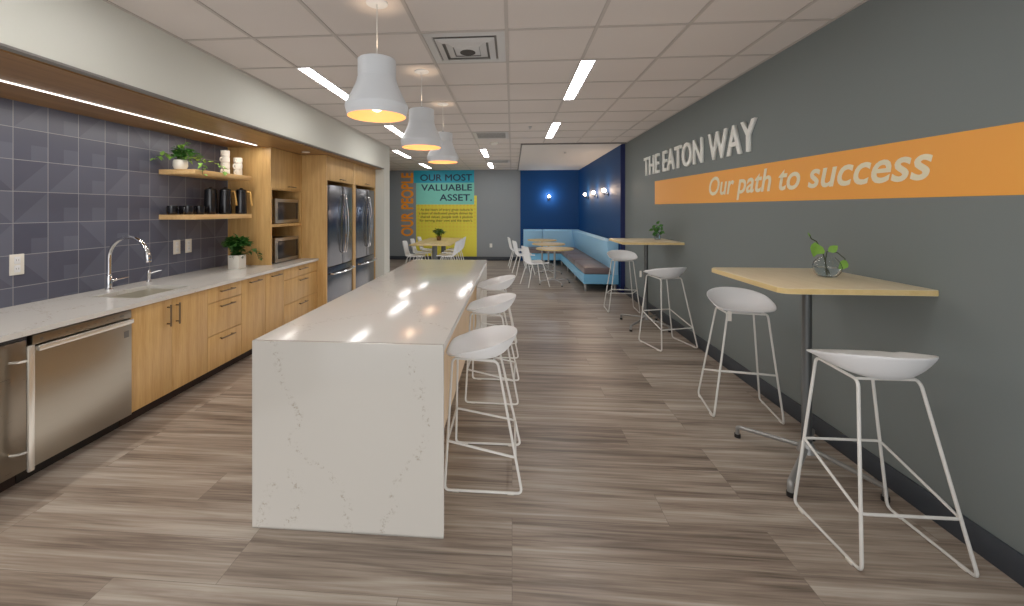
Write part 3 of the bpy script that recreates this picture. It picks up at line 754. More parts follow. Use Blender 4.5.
def fridge(y0, y1, label):
    c = empty('refrigerator', (-2.95, (y0+y1)/2, 0), label, 'refrigerator', 'french-door refrigerators in the oak surround')
    FXX = -2.555
    MB().box(XK+.05, FXX-.07, y0, y1, .03, 1.90).build('body', M['steel_dark'], c, smooth=False)
    m = (y0+y1)/2
    def bowed(a, b_, z0, z1, name):
        mb = MB(); n = 14; pts = [(FXX-.066, a)]
        for k in range(n+1):
            y = a+(b_-a)*k/n
            t = (y-m)/(y1-y0)*2
            e = min(1, min(y-a, b_-y)/.02)
            pts.append((FXX-.028+.028*(1-t*t)-.010*(1-e), y))
        pts.append((FXX-.066, b_))
        mb.prism(pts, 'Z', z0, z1, .003)
        return mb.build(name, M['fridge_steel'], c)
    for a, b_, hy, s in ((y0, m-.003, m-.035, -1), (m+.003, y1, m+.035, 1)):
        d = bowed(a, b_, .745, 1.905, 'door')
        pts = [(FXX-.005, hy, .90)]
        for k in range(13):
            t = k/12; pts.append((FXX+.035+.035*math.sin(PI*t), hy+s*.012*math.sin(PI*t), .92+.84*t))
        pts.append((FXX-.005, hy, 1.78))
        MB().tube(fillet(pts, .01, 2), .009, 10).build('handle', M['chrome'], d)
    d = bowed(y0, y1, .06, .733, 'freezer_drawer')
    pts = [(FXX-.01, y0+.06, .64)]
    for k in range(13):
        t = k/12; pts.append((FXX+.03+.045*math.sin(PI*t), y0+.06+(y1-y0-.12)*t, .64))
    pts.append((FXX-.01, y1-.06, .64))
    MB().tube(pts, .011, 10).build('handle', M['chrome'], d)
    MB().box(FXX-.066, FXX-.03, y0, y1, 0, .055).build('kick_plate', M['black'], c, smooth=False)
fridge(5.60, 6.51, 'nearer stainless french-door refrigerator beside the oak side panel')
fridge(6.64, 7.57, 'farther stainless french-door refrigerator beside the white pier')

# ------------------------------------------------------------------ things on shelves
def mug_parts(root, mats, r=.042, h=.085):
    o = WL[root.name]
    MB().lathe([(r*.55, .002), (r*.8, 0), (r*.93, .006), (r, .02), (r, h), (r-.004, h), (r-.004, .012), (.001, .008)], o, 20, cap1=False).build('cup', mats, root)
    MB().tube(fillet([o+Vector(p) for p in ((0, -r+.002, h*.82), (0, -r-.026, h*.78), (0, -r-.026, h*.28), (0, -r+.002, h*.2))], .02), .005, 8).build('handle', mats, root)
WZ = 1.9485
mug0 = None
def white_mug(x, y, z, a, label):
    global mug0
    if mug0 is None:
        mug0 = empty('mug', (0, 0, 0), label, 'mug', 'white mugs stacked on the upper shelf'); mug_parts(mug0, M['ceramic'], .047, .070)
        mug0.location = (x, y, z); mug0.rotation_euler = (0, 0, a)
        mug0['label'] = label; return mug0
    return dup(mug0, (x, y, z), a, label)
names_t = ['bottom', 'second', 'third', 'top']
for k in range(4):
    white_mug(-3.30, 4.51, WZ+.0005+k*.0705, [0, .25, -.15, .1][k], ['bottom white mug of the taller stack on the upper shelf', 'second white mug from the bottom of the taller stack', 'third white mug from the bottom of the taller stack', 'topmost white mug of the taller stack on the upper shelf'][k])
for k in range(3):
    white_mug(-3.22, 4.615, WZ+.0005+k*.0705, [.1, -.1, .2][k], ['bottom white mug of the shorter stack by the oak panel', 'middle white mug of the shorter stack by the oak panel', 'topmost white mug of the shorter stack by the oak panel'][k])
BZ = 1.5005
bm0 = empty('mug', (0, 0, 0), 'leftmost black mug on the lower oak shelf', 'mug', 'black mugs on the lower shelf'); mug_parts(bm0, M['blackgloss'], .046, .09)
bm0.location = (-3.39, 3.87, BZ)
for x, y, a, l in ((-3.27, 3.93, .2, 'second black mug from the left at the front edge of the lower shelf'), (-3.39, 4.02, -.3, 'third black mug from the left on the lower shelf'), (-3.26, 4.07, .1, 'fourth black mug from the left on the lower shelf'), (-3.37, 4.18, .3, 'black mug two places left of the black pitchers'), (-3.26, 4.23, 0, 'black mug touching the left side of the black pitchers')):
    dup(bm0, (x, y, BZ), a, l)
def pitcher(x, y, label, hand=True, s=1.0):
    p = empty('pitcher', (x, y, BZ), label, 'pitcher', 'tall black pitchers on the lower shelf')
    MB().lathe([(.04*s, 0), (.062*s, .003), (.064*s, .02), (.060*s, .20), (.057*s, .275), (.053*s, .275), (.052*s, .02), (.001, .012)], (x, y, BZ), 24, cap1=False).build('body', M['blackgloss'], p)
    MB().lathe([(.052*s, .262), (.054*s, .285), (.02, .293), (.014, .305), (.001, .306)], (x, y, BZ), 20, cap1=False).build('lid', M['black'], p)
    if hand:
        mb = MB(); mb.tube(fillet([(x+.045, y+.03, BZ+.262), (x+.075, y+.055, BZ+.262), (x+.088, y+.066, BZ+.10)], .015), .0095, 8)
        mb.build('handle', M['handle_wood'], p)
pitcher(-3.37, 4.37, 'black pitcher nearest the black mugs on the lower shelf', False, 1.05)
pitcher(-3.27, 4.47, 'middle black pitcher with pale wood handle', True)
pitcher(-3.18, 4.615, 'black pitcher with pale wood handle beside the oak side panel', True, .95)

def vine_plant(root, o, n, R, mats, leafL, leafW, drop=0, up=.25, spread=1.0, seed=1, bias=Vector((0, 0, 0)), per=9, name='foliage'):
    rnd = random.Random(seed); st = MB(); lf = MB(); o = Vector(o)
    for i in range(n):
        a = 2*PI*i/n+rnd.uniform(-.4, .4); L_ = R*rnd.uniform(.6, 1.1)
        d = Vector((math.cos(a), math.sin(a), 0))*spread+bias
        p = o.copy(); pts = []
        for k in range(8):
            t = k/7
            q = o+d*L_*t+Vector((0, 0, up*math.sin(min(1, t*1.3)*PI*.75)*rnd.uniform(.8, 1.1)-drop*t*t))
            pts.append(q)
        st.tube(pts, .0022, 5)
        for k in range(per):
            t = (k+1)/per; q = pts[min(7, int(t*7))].copy()
            dd = Vector((rnd.uniform(-1, 1), rnd.uniform(-1, 1), rnd.uniform(-.2, .7)))+d*.5
            lf.leaf(q, dd, leafL*rnd.uniform(.7, 1.2), leafW*rnd.uniform(.7, 1.2))
    st.build('stem', M['stem'], root)
    lf.build(name, mats, root)
pp = empty('potted_pothos', (-3.32, 3.89, WZ), 'trailing green pothos in a round white pot on the upper shelf', 'plant')
MB().lathe([(.035, 0), (.052, .008), (.064, .04), (.062, .085), (.054, .10), (.05, .098), (.045, .09)], (-3.32, 3.89, WZ), 24).build('pot', M['ceramic'], pp)
MB().cyl((-3.32, 3.89, WZ+.088), .048, .008, 20).build('soil', M['soil'], pp)
vine_plant(pp, (-3.32, 3.89, WZ+.10), 14, .14, M['leaf'], .062, .044, drop=.05, up=.11, seed=3, spread=.8, bias=Vector((.35, .15, 0)))
lf = MB(); stm = MB(); rnd = random.Random(5)
for pts in ([(-3.32, 3.89, 2.04), (-3.33, 3.87, 2.13), (-3.33, 3.90, 2.20), (-3.30, 3.93, 2.22)], [(-3.32, 3.89, 2.04), (-3.36, 3.78, 2.09), (-3.36, 3.68, 2.06), (-3.35, 3.62, 2.02)], [(-3.32, 3.89, 2.04), (-3.18, 3.90, 2.06), (-3.08, 3.88, 1.99), (-3.07, 3.87, 1.90)], [(-3.32, 3.89, 2.04), (-3.22, 4.06, 2.07), (-3.12, 4.2, 2.02), (-3.08, 4.22, 1.93)]):
    stm.tube(pts, .0025, 5)
    for a, b_ in zip(pts, pts[1:]):
        for t in (0, .33, .66, 1):
            q = Vector(a).lerp(Vector(b_), t)
            lf.leaf(q, (rnd.uniform(-.3, 1), rnd.uniform(-1, 1), rnd.uniform(-.5, .6)), .055, .042)
stm.build('vine', M['stem'], pp); lf.build('vine_leaves', M['leaf_light'], pp)

cp = empty('potted_plant', (-3.15, 4.50, CT), 'bushy dark green plant in a square white planter on the worktop', 'plant')
MB().box(-3.215, -3.085, 4.435, 4.565, CT+.0005, CT+.155, .004).build('planter', M['ceramic'], cp)
MB().box(-3.207, -3.093, 4.443, 4.557, CT+.150, CT+.157).build('soil', M['soil'], cp, smooth=False)
vine_plant(cp, (-3.15, 4.50, CT+.15), 34, .12, M['leaf_dark'], .075, .05, drop=-.02, up=.17, seed=9, per=22)
lf = MB(); stm = MB()
for pts in ([(-3.10, 4.56, 1.04), (-3.06, 4.66, 1.09), (-3.04, 4.71, 1.02), (-3.04, 4.73, .96)],):
    stm.tube(pts, .0025, 5)
    for a, b_ in zip(pts, pts[1:]):
        for t in (0, .25, .5, .75, 1): lf.leaf(Vector(a).lerp(Vector(b_), t), (rnd.uniform(-.3, 1), rnd.uniform(-.5, 1), rnd.uniform(-.9, .2)), .06, .04)
stm.build('vine', M['stem'], cp); lf.build('vine_leaves', M['leaf_dark'], cp)

# ------------------------------------------------------------------ island
IX0, IX1, IY0, IY1, IZ = -1.262, -.322, 1.912, 5.235, .91
isl = empty('kitchen_island', ((IX0+IX1)/2, (IY0+IY1)/2, 0), 'long white quartz waterfall island with oak side in the room centre', 'island')
MB().box(IX0, IX1, IY0+.0202, IY1-.0202, IZ-.035, IZ, .0008).build('countertop', M['quartz'], isl)
MB().box(IX0, IX1, IY0, IY0+.02, 0, IZ, .0012).build('waterfall_end', M['quartz_front_shaded'], isl)
MB().box(IX0, IX1, IY1-.02, IY1, 0, IZ, .0012).build('waterfall_end', M['quartz'], isl)
MB().box(IX0+.03, IX1-.13, IY0+.036, IY1-.036, .09, IZ-.036).build('body', M['oak_v'], isl, smooth=False)
MB().box(IX0+.08, IX1-.17, IY0+.036, IY1-.036, 0, .09).build('toe_kick', M['toe'], isl, smooth=False)

# ------------------------------------------------------------------ bar stools
def stool_pts(wf, wt, yf, ytf, ytb, ztf, ztb, zrf, zrb):
    d = {}
    for s, F, B in ((-1, 'A', 'B'), (1, 'C', 'D')):
        for nm, fy, ty, zt, zr in ((F, yf, ytf, ztf, zrf), (B, -yf, ytb, ztb, zrb)):
            f = Vector((s*wf, fy, .009)); t = Vector((s*wt, ty, zt)); d[nm] = f; d[nm+'t'] = t; d[nm+'r'] = f.lerp(t, zr/zt)
    return d
def make_stool(H, low, tagpos, label, group):
    """H = seat reference height (bottom of the shell)"""
    c = empty('bar_stool', (0, 0, 0), label, 'stool', group)
    if low: d = stool_pts(.232, .118, .212, .185, -.075, H+.018, H+.006, .25, .178)
    else: d = stool_pts(.228, .132, .209, .192, -.068, H+.018, H+.004, .349, .221)
    r = .0072
    for s, F, B in ((-1, 'A', 'B'), (1, 'C', 'D')):
        mb = MB(); path = [d[F+'t'], d[F], d[B], d[B+'t']]
        mb.tube(fillet(path, .03, 5, closed=True), r, 10, closed=True)
        l = mb.build('sled_leg', M['white_metal'], c)
        mb = MB()
        for y in (.15, -.15): mb.box(s*.23-.009, s*.23+.009, y-.018, y+.018, 0, .012, .003)
        mb.build('glide', M['ceramic'], l)
    mb = MB(); ring = [d['Ar'], d['Br'], d['Dr'], d['Cr']]
    mb.tube(fillet(ring, .02, 4, closed=True), r*.9, 10, closed=True); mb.build('footrest', M['white_metal'], c)
    for p_, q_, e_ in (('At', 'Ct', -.02), ('Bt', 'Dt', .02)):
        MB().tube([d[p_]+Vector((0, e_, 0)), d[q_]+Vector((0, e_, 0))], r*.9, 8).build('seat_support', M['white_metal'], c)
    # shell
    mb = MB(); NA, NR = 48, 12; rows = []
    cy0 = .004
    for j in range(NR+1):
        rr_ = j/NR; row = []
        for k in range(NA):
            a = 2*PI*k/NA; ca, sa = math.cos(a), math.sin(a)
            e = 2/(4.0 if sa > 0 else 2.2)
            x = .222*abs(ca)**e*(1 if ca >= 0 else -1); HY = .224 if sa > 0 else .198; y = HY*abs(sa)**e*(1 if sa >= 0 else -1)
            if y < 0: x *= 1-.16*(-y/HY)**1.5
            else: x *= 1-.04*(y/HY)**2
            fr = max(0, y/HY)
            rim = .050+.052*(1-y/HY)-.006*max(0, -y/HY)**3
            px, py = x*rr_, y*rr_
            z = H+.001+rim*rr_**(3.1-.7*fr)
            if fr > .6 and rr_ > .9: z -= .010*(rr_-.9)/.1
            row.append((px, cy0+py, z))
        rows.append(row)
    centre = rows[0][0]
    vs = [[mb.bm.verts.new(p) for p in r_] for r_ in rows[1:]]
    cv = mb.bm.verts.new((0, cy0, H+.001))
    for k in range(NA): mb.bm.faces.new((cv, vs[0][k], vs[0][(k+1) % NA]))
    for A, B in zip(vs, vs[1:]):
        for k in range(NA): mb.bm.faces.new((A[k], B[k], B[(k+1) % NA], A[(k+1) % NA]))
    o = mb.build('seat', M['white_plastic'], c, angle=180, solid=.009, sub=1)
    o.modifiers['thickness'].offset = 1
    if tagpos:
        x, y, z = tagpos
        MB().box(x-.014, x+.014, y-.0007, y+.0007, z-.075, z, 0).build('hang_tag', M['ceramic'], c, smooth=False)
    return c
G1 = 'white bar stools at the wall tables'; G2 = 'white counter stools along the island'
s1 = make_stool(.765, False, None, 'nearest white sled-base bar stool in front of the near wall table', G1)
s1.location = (1.708, 2.068, 0); s1.rotation_euler = (0, 0, 0)
s2 = make_stool(.765, False, (.118, .19, .80), 'white bar stool behind the near wall table facing the camera', G1)
s2.location = (1.75, 3.336, 0); s2.rotation_euler = (0, 0, 2.98)
s3 = make_stool(.765, False, (-.20, .215, .825), 'white bar stool on the near side of the far wall table', G1)
s3.location = (1.778, 4.868, 0); s3.rotation_euler = (0, 0, .3)
s4 = dup(s1, (1.685, 6.50, 0), PI-.05, 'farthest white bar stool standing beside the end of the blue booth')
i1 = make_stool(.675, True, None, 'white counter stool nearest the camera along the island', G2)
i1.location = (-.158, 2.47, 0); i1.rotation_euler = (0, 0, PI/2)
dup(i1, (-.155, 3.50, 0), PI/2-.03, 'middle white counter stool along the island')
dup(i1, (-.150, 4.52, 0), PI/2+.02, 'farthest white counter stool near the end of the island')

# ------------------------------------------------------------------ wall tables
def wall_table(y0, y1, bx, by, label):
    x0, x1, zt = 1.365, XR-.002, 1.15
    c = empty('bar_table', (bx, by, 0), label, 'table', 'maple bar tables against the grey wall')
    def outline(r):
        pts = []
        for cx_, cy_, a0 in ((x1, y1, None), (x0+r, y1-r, 90), (x0+r, y0+r, 180), (x1, y0, None)):
            if a0 is None: pts.append((cx_, cy_))
            else:
                for k in range(7):
                    a = math.radians(a0+90*k/6); pts.append((cx_+r*math.cos(a), cy_+r*math.sin(a)))
        return pts
    top = MB().prism(outline(.05), 'Z', zt-.031, zt, .002).build('table_top', M['maple'], c)
    MB().prism([(x0-.0015 if abs(p[0]-x0) < .002 else p[0], p[1]) for p in outline(.05)], 'Z', zt-.029, zt-.003).build('edge_band', M['maple_edge'], top)
    # edge band sits a hair proud
    e = top.children[0]
    for v in e.data.vertices:
        w = v.co+WL[c.name]; cxm, cym = (x0+x1)/2, (y0+y1)/2
        if w.x < x1-.001: w.x = x1+(w.x-x1)*1.002
        w.y = cym+(w.y-cym)*1.002
        v.co = w-WL[c.name]
    MB().lathe([(.028, .13), (.026, .20), (.026, zt-.06), (.05, zt-.05), (.05, zt-.0315)], (bx, by, 0), 24).build('post', M['dark_metal'], c)
    mb = MB(); mb.prism([(bx-.24, zt-.032), (bx-.06, zt-.065), (bx+.06, zt-.065), (bx+.24, zt-.032)], 'Y', by-.02, by+.02)
    mb.prism([(by-.24, zt-.032), (by-.06, zt-.065), (by+.06, zt-.065), (by+.24, zt-.032)], 'X', bx-.02, bx+.02)
    mb.build('top_bracket', M['dark_metal'], c)
    h = MB(); h.lathe([(.05, .085), (.045, .10), (.034, .14), (.03, .145)], (bx, by, 0), 24); h.build('hub', M['grey_metal'], c)
    for dx, dy in ((-.25, .29), (-.28, -.29), (.20, -.29), (.23, .29)):
        n = Vector((dx, dy, 0)); u = n.normalized(); o = Vector((bx, by, 0))
        f = MB().tube(fillet([o+u*.02+Vector((0, 0, .11)), o+n-u*.035+Vector((0, 0, .075)), o+n+Vector((0, 0, .07)), o+n+Vector((0, 0, .022))], .025, 5), .016, 10, flat=.8).build('foot', M['grey_metal'], c)
        MB().cyl(tuple(o+n), .019, .024, 14).build('glide', M['black'], f)
    return c
wall_table(2.19, 2.96, 1.78, 2.63, 'nearer maple bar table on a grey post holding the round glass vase')
wall_table(5.19, 5.95, 1.79, 5.66, 'farther maple bar table on a grey post beside the blue booth')

def vase(x, y, z, label, kind):
    c = empty('glass_vase', (x, y, z), label, 'vase')
    if kind == 'round':
        prof = [(.03, .0), (.045, .004), (.066, .03), (.072, .06), (.062, .09), (.045, .108), (.04, .116), (.037, .116), (.042, .106), (.058, .088), (.068, .06), (.062, .032), (.043, .009), (.001, .007)]
        wat = [(.03, .0075), (.042, .010), (.061, .032), (.0655, .055), (.001, .055)]
    else:
        prof = [(.035, 0), (.04, .004), (.04, .10), (.037, .10), (.037, .008), (.001, .007)]
        wat = [(.036, .0085), (.036, .06), (.001, .06)]
    MB().lathe(prof, (x, y, z), 32, cap1=False).build('bowl', M['glass'], c)
    MB().lathe(wat, (x, y, z), 32, cap1=False).build('water', M['water'], c)
    return c
TZ = 1.1505
VX, VY = 1.86, 2.58
vase(VX, VY, TZ, 'round clear glass vase of water on the nearer bar table', 'round')
sp = empty('plant_cutting', (VX, VY, TZ+.02), 'green vine cutting with broad leaves standing in the round glass vase', 'plant')
mb = MB()
mb.tube([(VX+.0, VY, TZ+.02), (VX-.01, VY, TZ+.09), (VX-.025, VY, TZ+.15), (VX-.06, VY, TZ+.21), (VX-.088, VY, TZ+.225), (VX-.10, VY, TZ+.25)], .0035, 6)
mb.tube([(VX+.01, VY, TZ+.03), (VX-.012, VY, TZ+.08), (VX+.0, VY, TZ+.15), (VX+.05, VY-.01, TZ+.145), (VX+.085, VY-.02, TZ+.11), (VX+.078, VY-.03, TZ+.08)], .003, 6)
mb.build('stem', M['stem'], sp)
mb = MB()
mb.leaf((VX-.075, VY-.01, TZ+.205), (-.1, -.3, -1), .085, .062, up=Vector((0, -1, .2)), cup=.1)
mb.leaf((VX-.03, VY-.01, TZ+.175), (-.75, -.4, -.35), .07, .058, up=Vector((0, -1, .3)), cup=.1)
mb.leaf((VX+.0, VY-.01, TZ+.15), (.75, -.3, .6), .06, .045, up=Vector((0, -1, .3)), cup=.1)
mb.leaf((VX+.085, VY-.03, TZ+.10), (-.6, -.3, -.6), .07, .05, up=Vector((0, -1, .2)), cup=.1)
mb.leaf((VX-.095, VY, TZ+.235), (-.3, -.2, .6), .03, .012, up=Vector((0, -1, .2)))
mb.build('leaves', M['leaf_light'], sp)
vase(1.96, 5.72, TZ, 'small straight glass vase on the farther bar table', 'straight')
sp = empty('plant_cutting', (1.96, 5.72, TZ+.02), 'small leafy green sprig standing in the straight glass vase', 'plant')
mb = MB(); lf = MB(); rnd = random.Random(2)
for dx, dz in ((-.07, .16), (-.01, .21), (.02, .18), (-.04, .13), (.05, .12)):
    p1 = Vector((1.96+dx, 5.72, TZ+dz)); mb.tube([(1.96, 5.72, TZ+.02), (1.96+dx*.4, 5.72, TZ+dz*.6), p1], .003, 5)
    for k in range(4): lf.leaf(p1-Vector((dx, 0, dz))*.15*k, (rnd.uniform(-1, 1), -.4, rnd.uniform(-.3, .8)), .058, .038, up=Vector((0, -1, .3)))
mb.build('stem', M['stem'], sp); lf.build('leaves', M['leaf'], sp)

# ------------------------------------------------------------------ pendants
def pendant(y, label):
    x = -.81; c = empty('pendant_lamp', (x, y, 2.10), label, 'lamp', 'white bell pendants over the island')
    prof = [(.108, 2.446), (.112, 2.442), (.112, 2.335), (.1155, 2.332), (.118, 2.315), (.129, 2.285), (.150, 2.24), (.170, 2.200), (.185, 2.168), (.185, 2.156), (.171, 2.107)]
    MB().lathe(prof, (x, y, 0), 48, cap1=False).build('shade', M['lamp_white'], c, angle=17)
    inn = [(.1705, 2.1075), (.178, 2.15), (.166, 2.19), (.145, 2.24), (.122, 2.29), (.106, 2.33), (.104, 2.42), (.001, 2.422)]
    MB().lathe(inn, (x, y, 0), 48, cap0=False, cap1=False).build('lining', M['amber'], c)
    MB().tube([(x, y, 2.446), (x, y, CH-.01)], .003, 6).build('cord', M['white_metal'], c)
    MB().cyl((x, y, 2.446), .02, .03, 16, .008).build('cord_grip', M['grey_metal'], c)
    MB().lathe([(.065, 0), (.064, -.005), (.055, -.009)], (x, y, CH-.0005), 32).build('ceiling_canopy', M['lamp_white'], c)
    b = MB(); b.sphere((x, y, 2.17), .038, 20, .9); b.tube([(x, y, 2.20), (x, y, 2.26)], .018, 12); b.build('bulb', M['bulb'], c)
    ld = bpy.data.lights.new('pendant_light', 'POINT'); ld.energy = .9; ld.specular_factor = 0; ld.color = (1, .80, .58); ld.shadow_soft_size = .05
    lo = bpy.data.objects.new('pendant_light', ld); COL.objects.link(lo); lo.parent = c; lo.location = (0, 0, .0)
    lu = bpy.data.lights.new('pendant_uplight', 'SPOT'); lu.energy = 1.8; lu.color = (1, .72, .48); lu.spot_size = 1.4; lu.spot_blend = 1; lu.shadow_soft_size = .03
    l2 = bpy.data.objects.new('pendant_uplight', lu); COL.objects.link(l2); l2.parent = c; l2.location = (0, 0, .415); l2.rotation_euler = (PI, 0, 0)
pendant(2.417, 'nearest white bell pendant lamp over the island')
pendant(3.639, 'middle white bell pendant lamp over the island')
pendant(4.77, 'farthest white bell pendant lamp over the island')

# ------------------------------------------------------------------ ceiling fixtures
def linear(x0, y0, label):
    c = empty('linear_light', (x0+.055, y0+.61, CH), label, 'light', 'recessed linear ceiling lights')
    x1, y1 = x0+.11, y0+1.22
    mb = MB()
    for a in ((x0-.008, x0, y0, y1), (x1, x1+.008, y0, y1), (x0, x1, y0, y0+.01), (x0, x1, y1-.01, y1)): mb.box(a[0], a[1], a[2], a[3], CH-.009, CH-.0005)
    mb.build('frame', M['lamp_white'], c, smooth=False)
    MB().box(x0+.001, x1-.001, y0+.011, y1-.011, CH-.006, CH-.001).build('diffuser', M['diffuser'], c, smooth=False)
for x, y, l in ((-1.868, 3.4477, 'linear ceiling light nearest the camera beside the first pendant, left row'), (-1.868, 5.8877, 'second linear ceiling light from the camera in the left row'), (-2.478, 8.3277, 'third linear ceiling light from the camera in the left row'), (-2.478, 10.7677, 'farthest linear ceiling light in the left row'),
                (.574, 3.4477, 'linear ceiling light right of the large air diffuser'), (.574, 5.8877, 'linear ceiling light in front of the drywall ceiling over the booth'),
                (-.646, 8.3277, 'linear ceiling light just beyond the smoke detector'), (-.646, 10.7677, 'farthest linear ceiling light in the middle row'),
                (-1.868, 1.0077, 'linear ceiling light above the dishwasher, left row'), (.574, 1.0077, 'linear ceiling light above the camera, right row'), (-1.868, -1.43, 'linear ceiling light behind the camera, left row'), (.574, -1.43, 'linear ceiling light behind the camera, right row')):
    linear(x, y, l)
def diffuser(x0, y0, label):
    c = empty('air_diffuser', (x0+.305, y0+.305, CH), label, 'vent')
    cx_, cy_ = x0+.305, y0+.305
    mb = MB()
    def sq(h, z): return [Vector((cx_-h, cy_-h, z)), Vector((cx_+h, cy_-h, z)), Vector((cx_+h, cy_+h, z)), Vector((cx_-h, cy_+h, z))]
    mb.grid([sq(.29, CH-.006), sq(.235, CH-.008), sq(.23, CH-.0015)], closed=True); mb.build('frame', M['grille'], c, smooth=False)
    MB().box(cx_-.23, cx_+.23, cy_-.23, cy_+.23, CH-.0014, CH-.0008).build('duct_opening', M['reveal'], c, smooth=False)
    for h, h2 in ((.215, .17), (.15, .10)):
        mb = MB(); mb.grid([sq(h, CH-.012), sq(h, CH-.016), sq(h2, CH-.03), sq(h2, CH-.026), sq(h, CH-.012)], closed=True); mb.build('cone', M['grille'], c, smooth=False)
    MB().box(cx_-.095, cx_+.095, cy_-.095, cy_+.095, CH-.022, CH-.018, .002).build('centre_plate', M['grille'], c)
    MB().cyl((cx_, cy_+.03, CH-.024), .06, .0025, 24).build('damper_opening', M['grille_dark'], c)
diffuser(-.648, 2.8377, 'large square louvred air diffuser nearest the camera in the ceiling')
def grille(x0, y0, label):
    c = empty('return_grille', (x0+.305, y0+.305, CH), label, 'vent')
    mb = MB(); a, b_ = x0+.02, x0+.59; e, f = y0+.02, y0+.59
    for q in ((a, b_, e, e+.05), (a, b_, f-.05, f), (a, a+.05, e+.05, f-.05), (b_-.05, b_, e+.05, f-.05)): mb.box(*q, CH-.01, CH-.0055)
    mb.build('frame', M['grille'], c, smooth=False)
    MB().box(a+.05, b_-.05, e+.05, f-.05, CH-.002, CH-.001).build('duct_opening', M['grille_dark'], c, smooth=False)
    mb = MB()
    for k in range(9): mb.box(a+.05, b_-.05, e+.07+k*.05, e+.085+k*.05, CH-.009, CH-.004)
    mb.build('louvres', M['grille'], c, smooth=False)
grille(-.648, 6.4977, 'flat ceiling return grille past the pendant lamps')
grille(-.648, 10.1577, 'farthest flat ceiling return grille near the mural wall')
tag(MB().lathe([(.07, 0), (.066, -.025), (.04, -.04), (.001, -.042)], (-.33, 7.55, CH-.0005), 28, cap1=False).build('smoke_detector', M['ceramic']), 'round white smoke detector on the ceiling beyond the return grille', 'detector')
tag(MB().lathe([(.03, 0), (.028, -.008), (.01, -.012), (.01, -.03), (.018, -.034), (.001, -.036)], (.267, 6.15, CH-.0005), 16, cap1=False).build('sprinkler_head', M['grille']), 'small ceiling sprinkler left of the second right-row light', 'sprinkler')
tag(MB().lathe([(.03, 0), (.028, -.008), (.01, -.012), (.01, -.03), (.018, -.034), (.001, -.036)], (1.11, 8.75, CH-.0225), 16, cap1=False).build('sprinkler_head', M['grille']), 'small sprinkler in the drywall ceiling above the booth', 'sprinkler')

# ------------------------------------------------------------------ booth
bo = empty('corner_booth', (1.6, 10.3, 0), 'light blue L-shaped corner booth with taupe seat cushions along the navy walls', 'booth')
BT = .968
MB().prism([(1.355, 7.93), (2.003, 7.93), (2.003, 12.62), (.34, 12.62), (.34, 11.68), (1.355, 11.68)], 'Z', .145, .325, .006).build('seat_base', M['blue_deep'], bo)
# backs
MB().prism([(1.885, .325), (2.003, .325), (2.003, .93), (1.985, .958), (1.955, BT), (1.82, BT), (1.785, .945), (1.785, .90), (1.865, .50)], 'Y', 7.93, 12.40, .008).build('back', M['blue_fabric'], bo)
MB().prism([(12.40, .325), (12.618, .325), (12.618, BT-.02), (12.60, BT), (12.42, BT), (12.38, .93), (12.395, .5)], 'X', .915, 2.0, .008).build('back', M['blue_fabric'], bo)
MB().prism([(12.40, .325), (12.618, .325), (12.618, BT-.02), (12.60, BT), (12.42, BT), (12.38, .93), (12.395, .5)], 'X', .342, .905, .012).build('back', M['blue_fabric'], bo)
MB().box(1.70, 2.0, 7.915, 7.93, .325, .94, .006).build('end_panel', M['blue_deep'], bo) if False else None
for a, b_ in ((7.945, 9.15), (9.16, 10.37), (10.38, 11.66)):
    MB().box(1.362, 1.862, a, b_, .3255, .455, .03, 4).build('seat_cushion', M['grey_fabric'], bo)
for a, b_ in ((.345, .905), (.915, 1.862)):
    MB().box(a, b_, 11.69, 12.385, .3255, .455, .03, 4).build('seat_cushion', M['grey_fabric'], bo)
for x, y in ((1.40, 7.99), (1.95, 7.99), (1.40, 9.20), (1.40, 10.42), (1.40, 11.72), (.40, 11.74), (.90, 11.74)):
    MB().cyl((x, y, 0), .026, .1455, 16, .028).build('leg', M['grey_metal'], bo)

# round tables
def round_table(x, y, label):
    c = empty('round_table', (x, y, 0), label, 'table', 'round maple cafe tables by the booth')
    MB().lathe([(.385, .722), (.392, .727), (.392, .745), (.388, .75), (.001, .75)], (x, y, 0), 48, cap1=False).build('table_top', M['maple_edge'], c)
    MB().lathe([(.03, .10), (.022, .14), (.022, .70), (.07, .712), (.07, .7215)], (x, y, 0), 20).build('post', M['grey_metal'], c)
    for a in (20, 110, 200, 290):
        u = Vector((math.cos(math.radians(a)), math.sin(math.radians(a)), 0)); o = Vector((x, y, 0))
        f = MB().tube(fillet([o+Vector((0, 0, .11)), o+u*.31+Vector((0, 0, .085)), o+u*.34+Vector((0, 0, .02))], .03), .014, 8).build('foot', M['grey_metal'], c)
        MB().cyl(tuple(o+u*.34), .018, .02, 12).build('glide', M['black'], f)
round_table(.89, 8.72, 'round maple cafe table nearest the camera by the blue booth')
round_table(.87, 9.95, 'middle round maple cafe table by the blue booth')
round_table(.81, 11.22, 'farthest round maple cafe table by the blue booth')

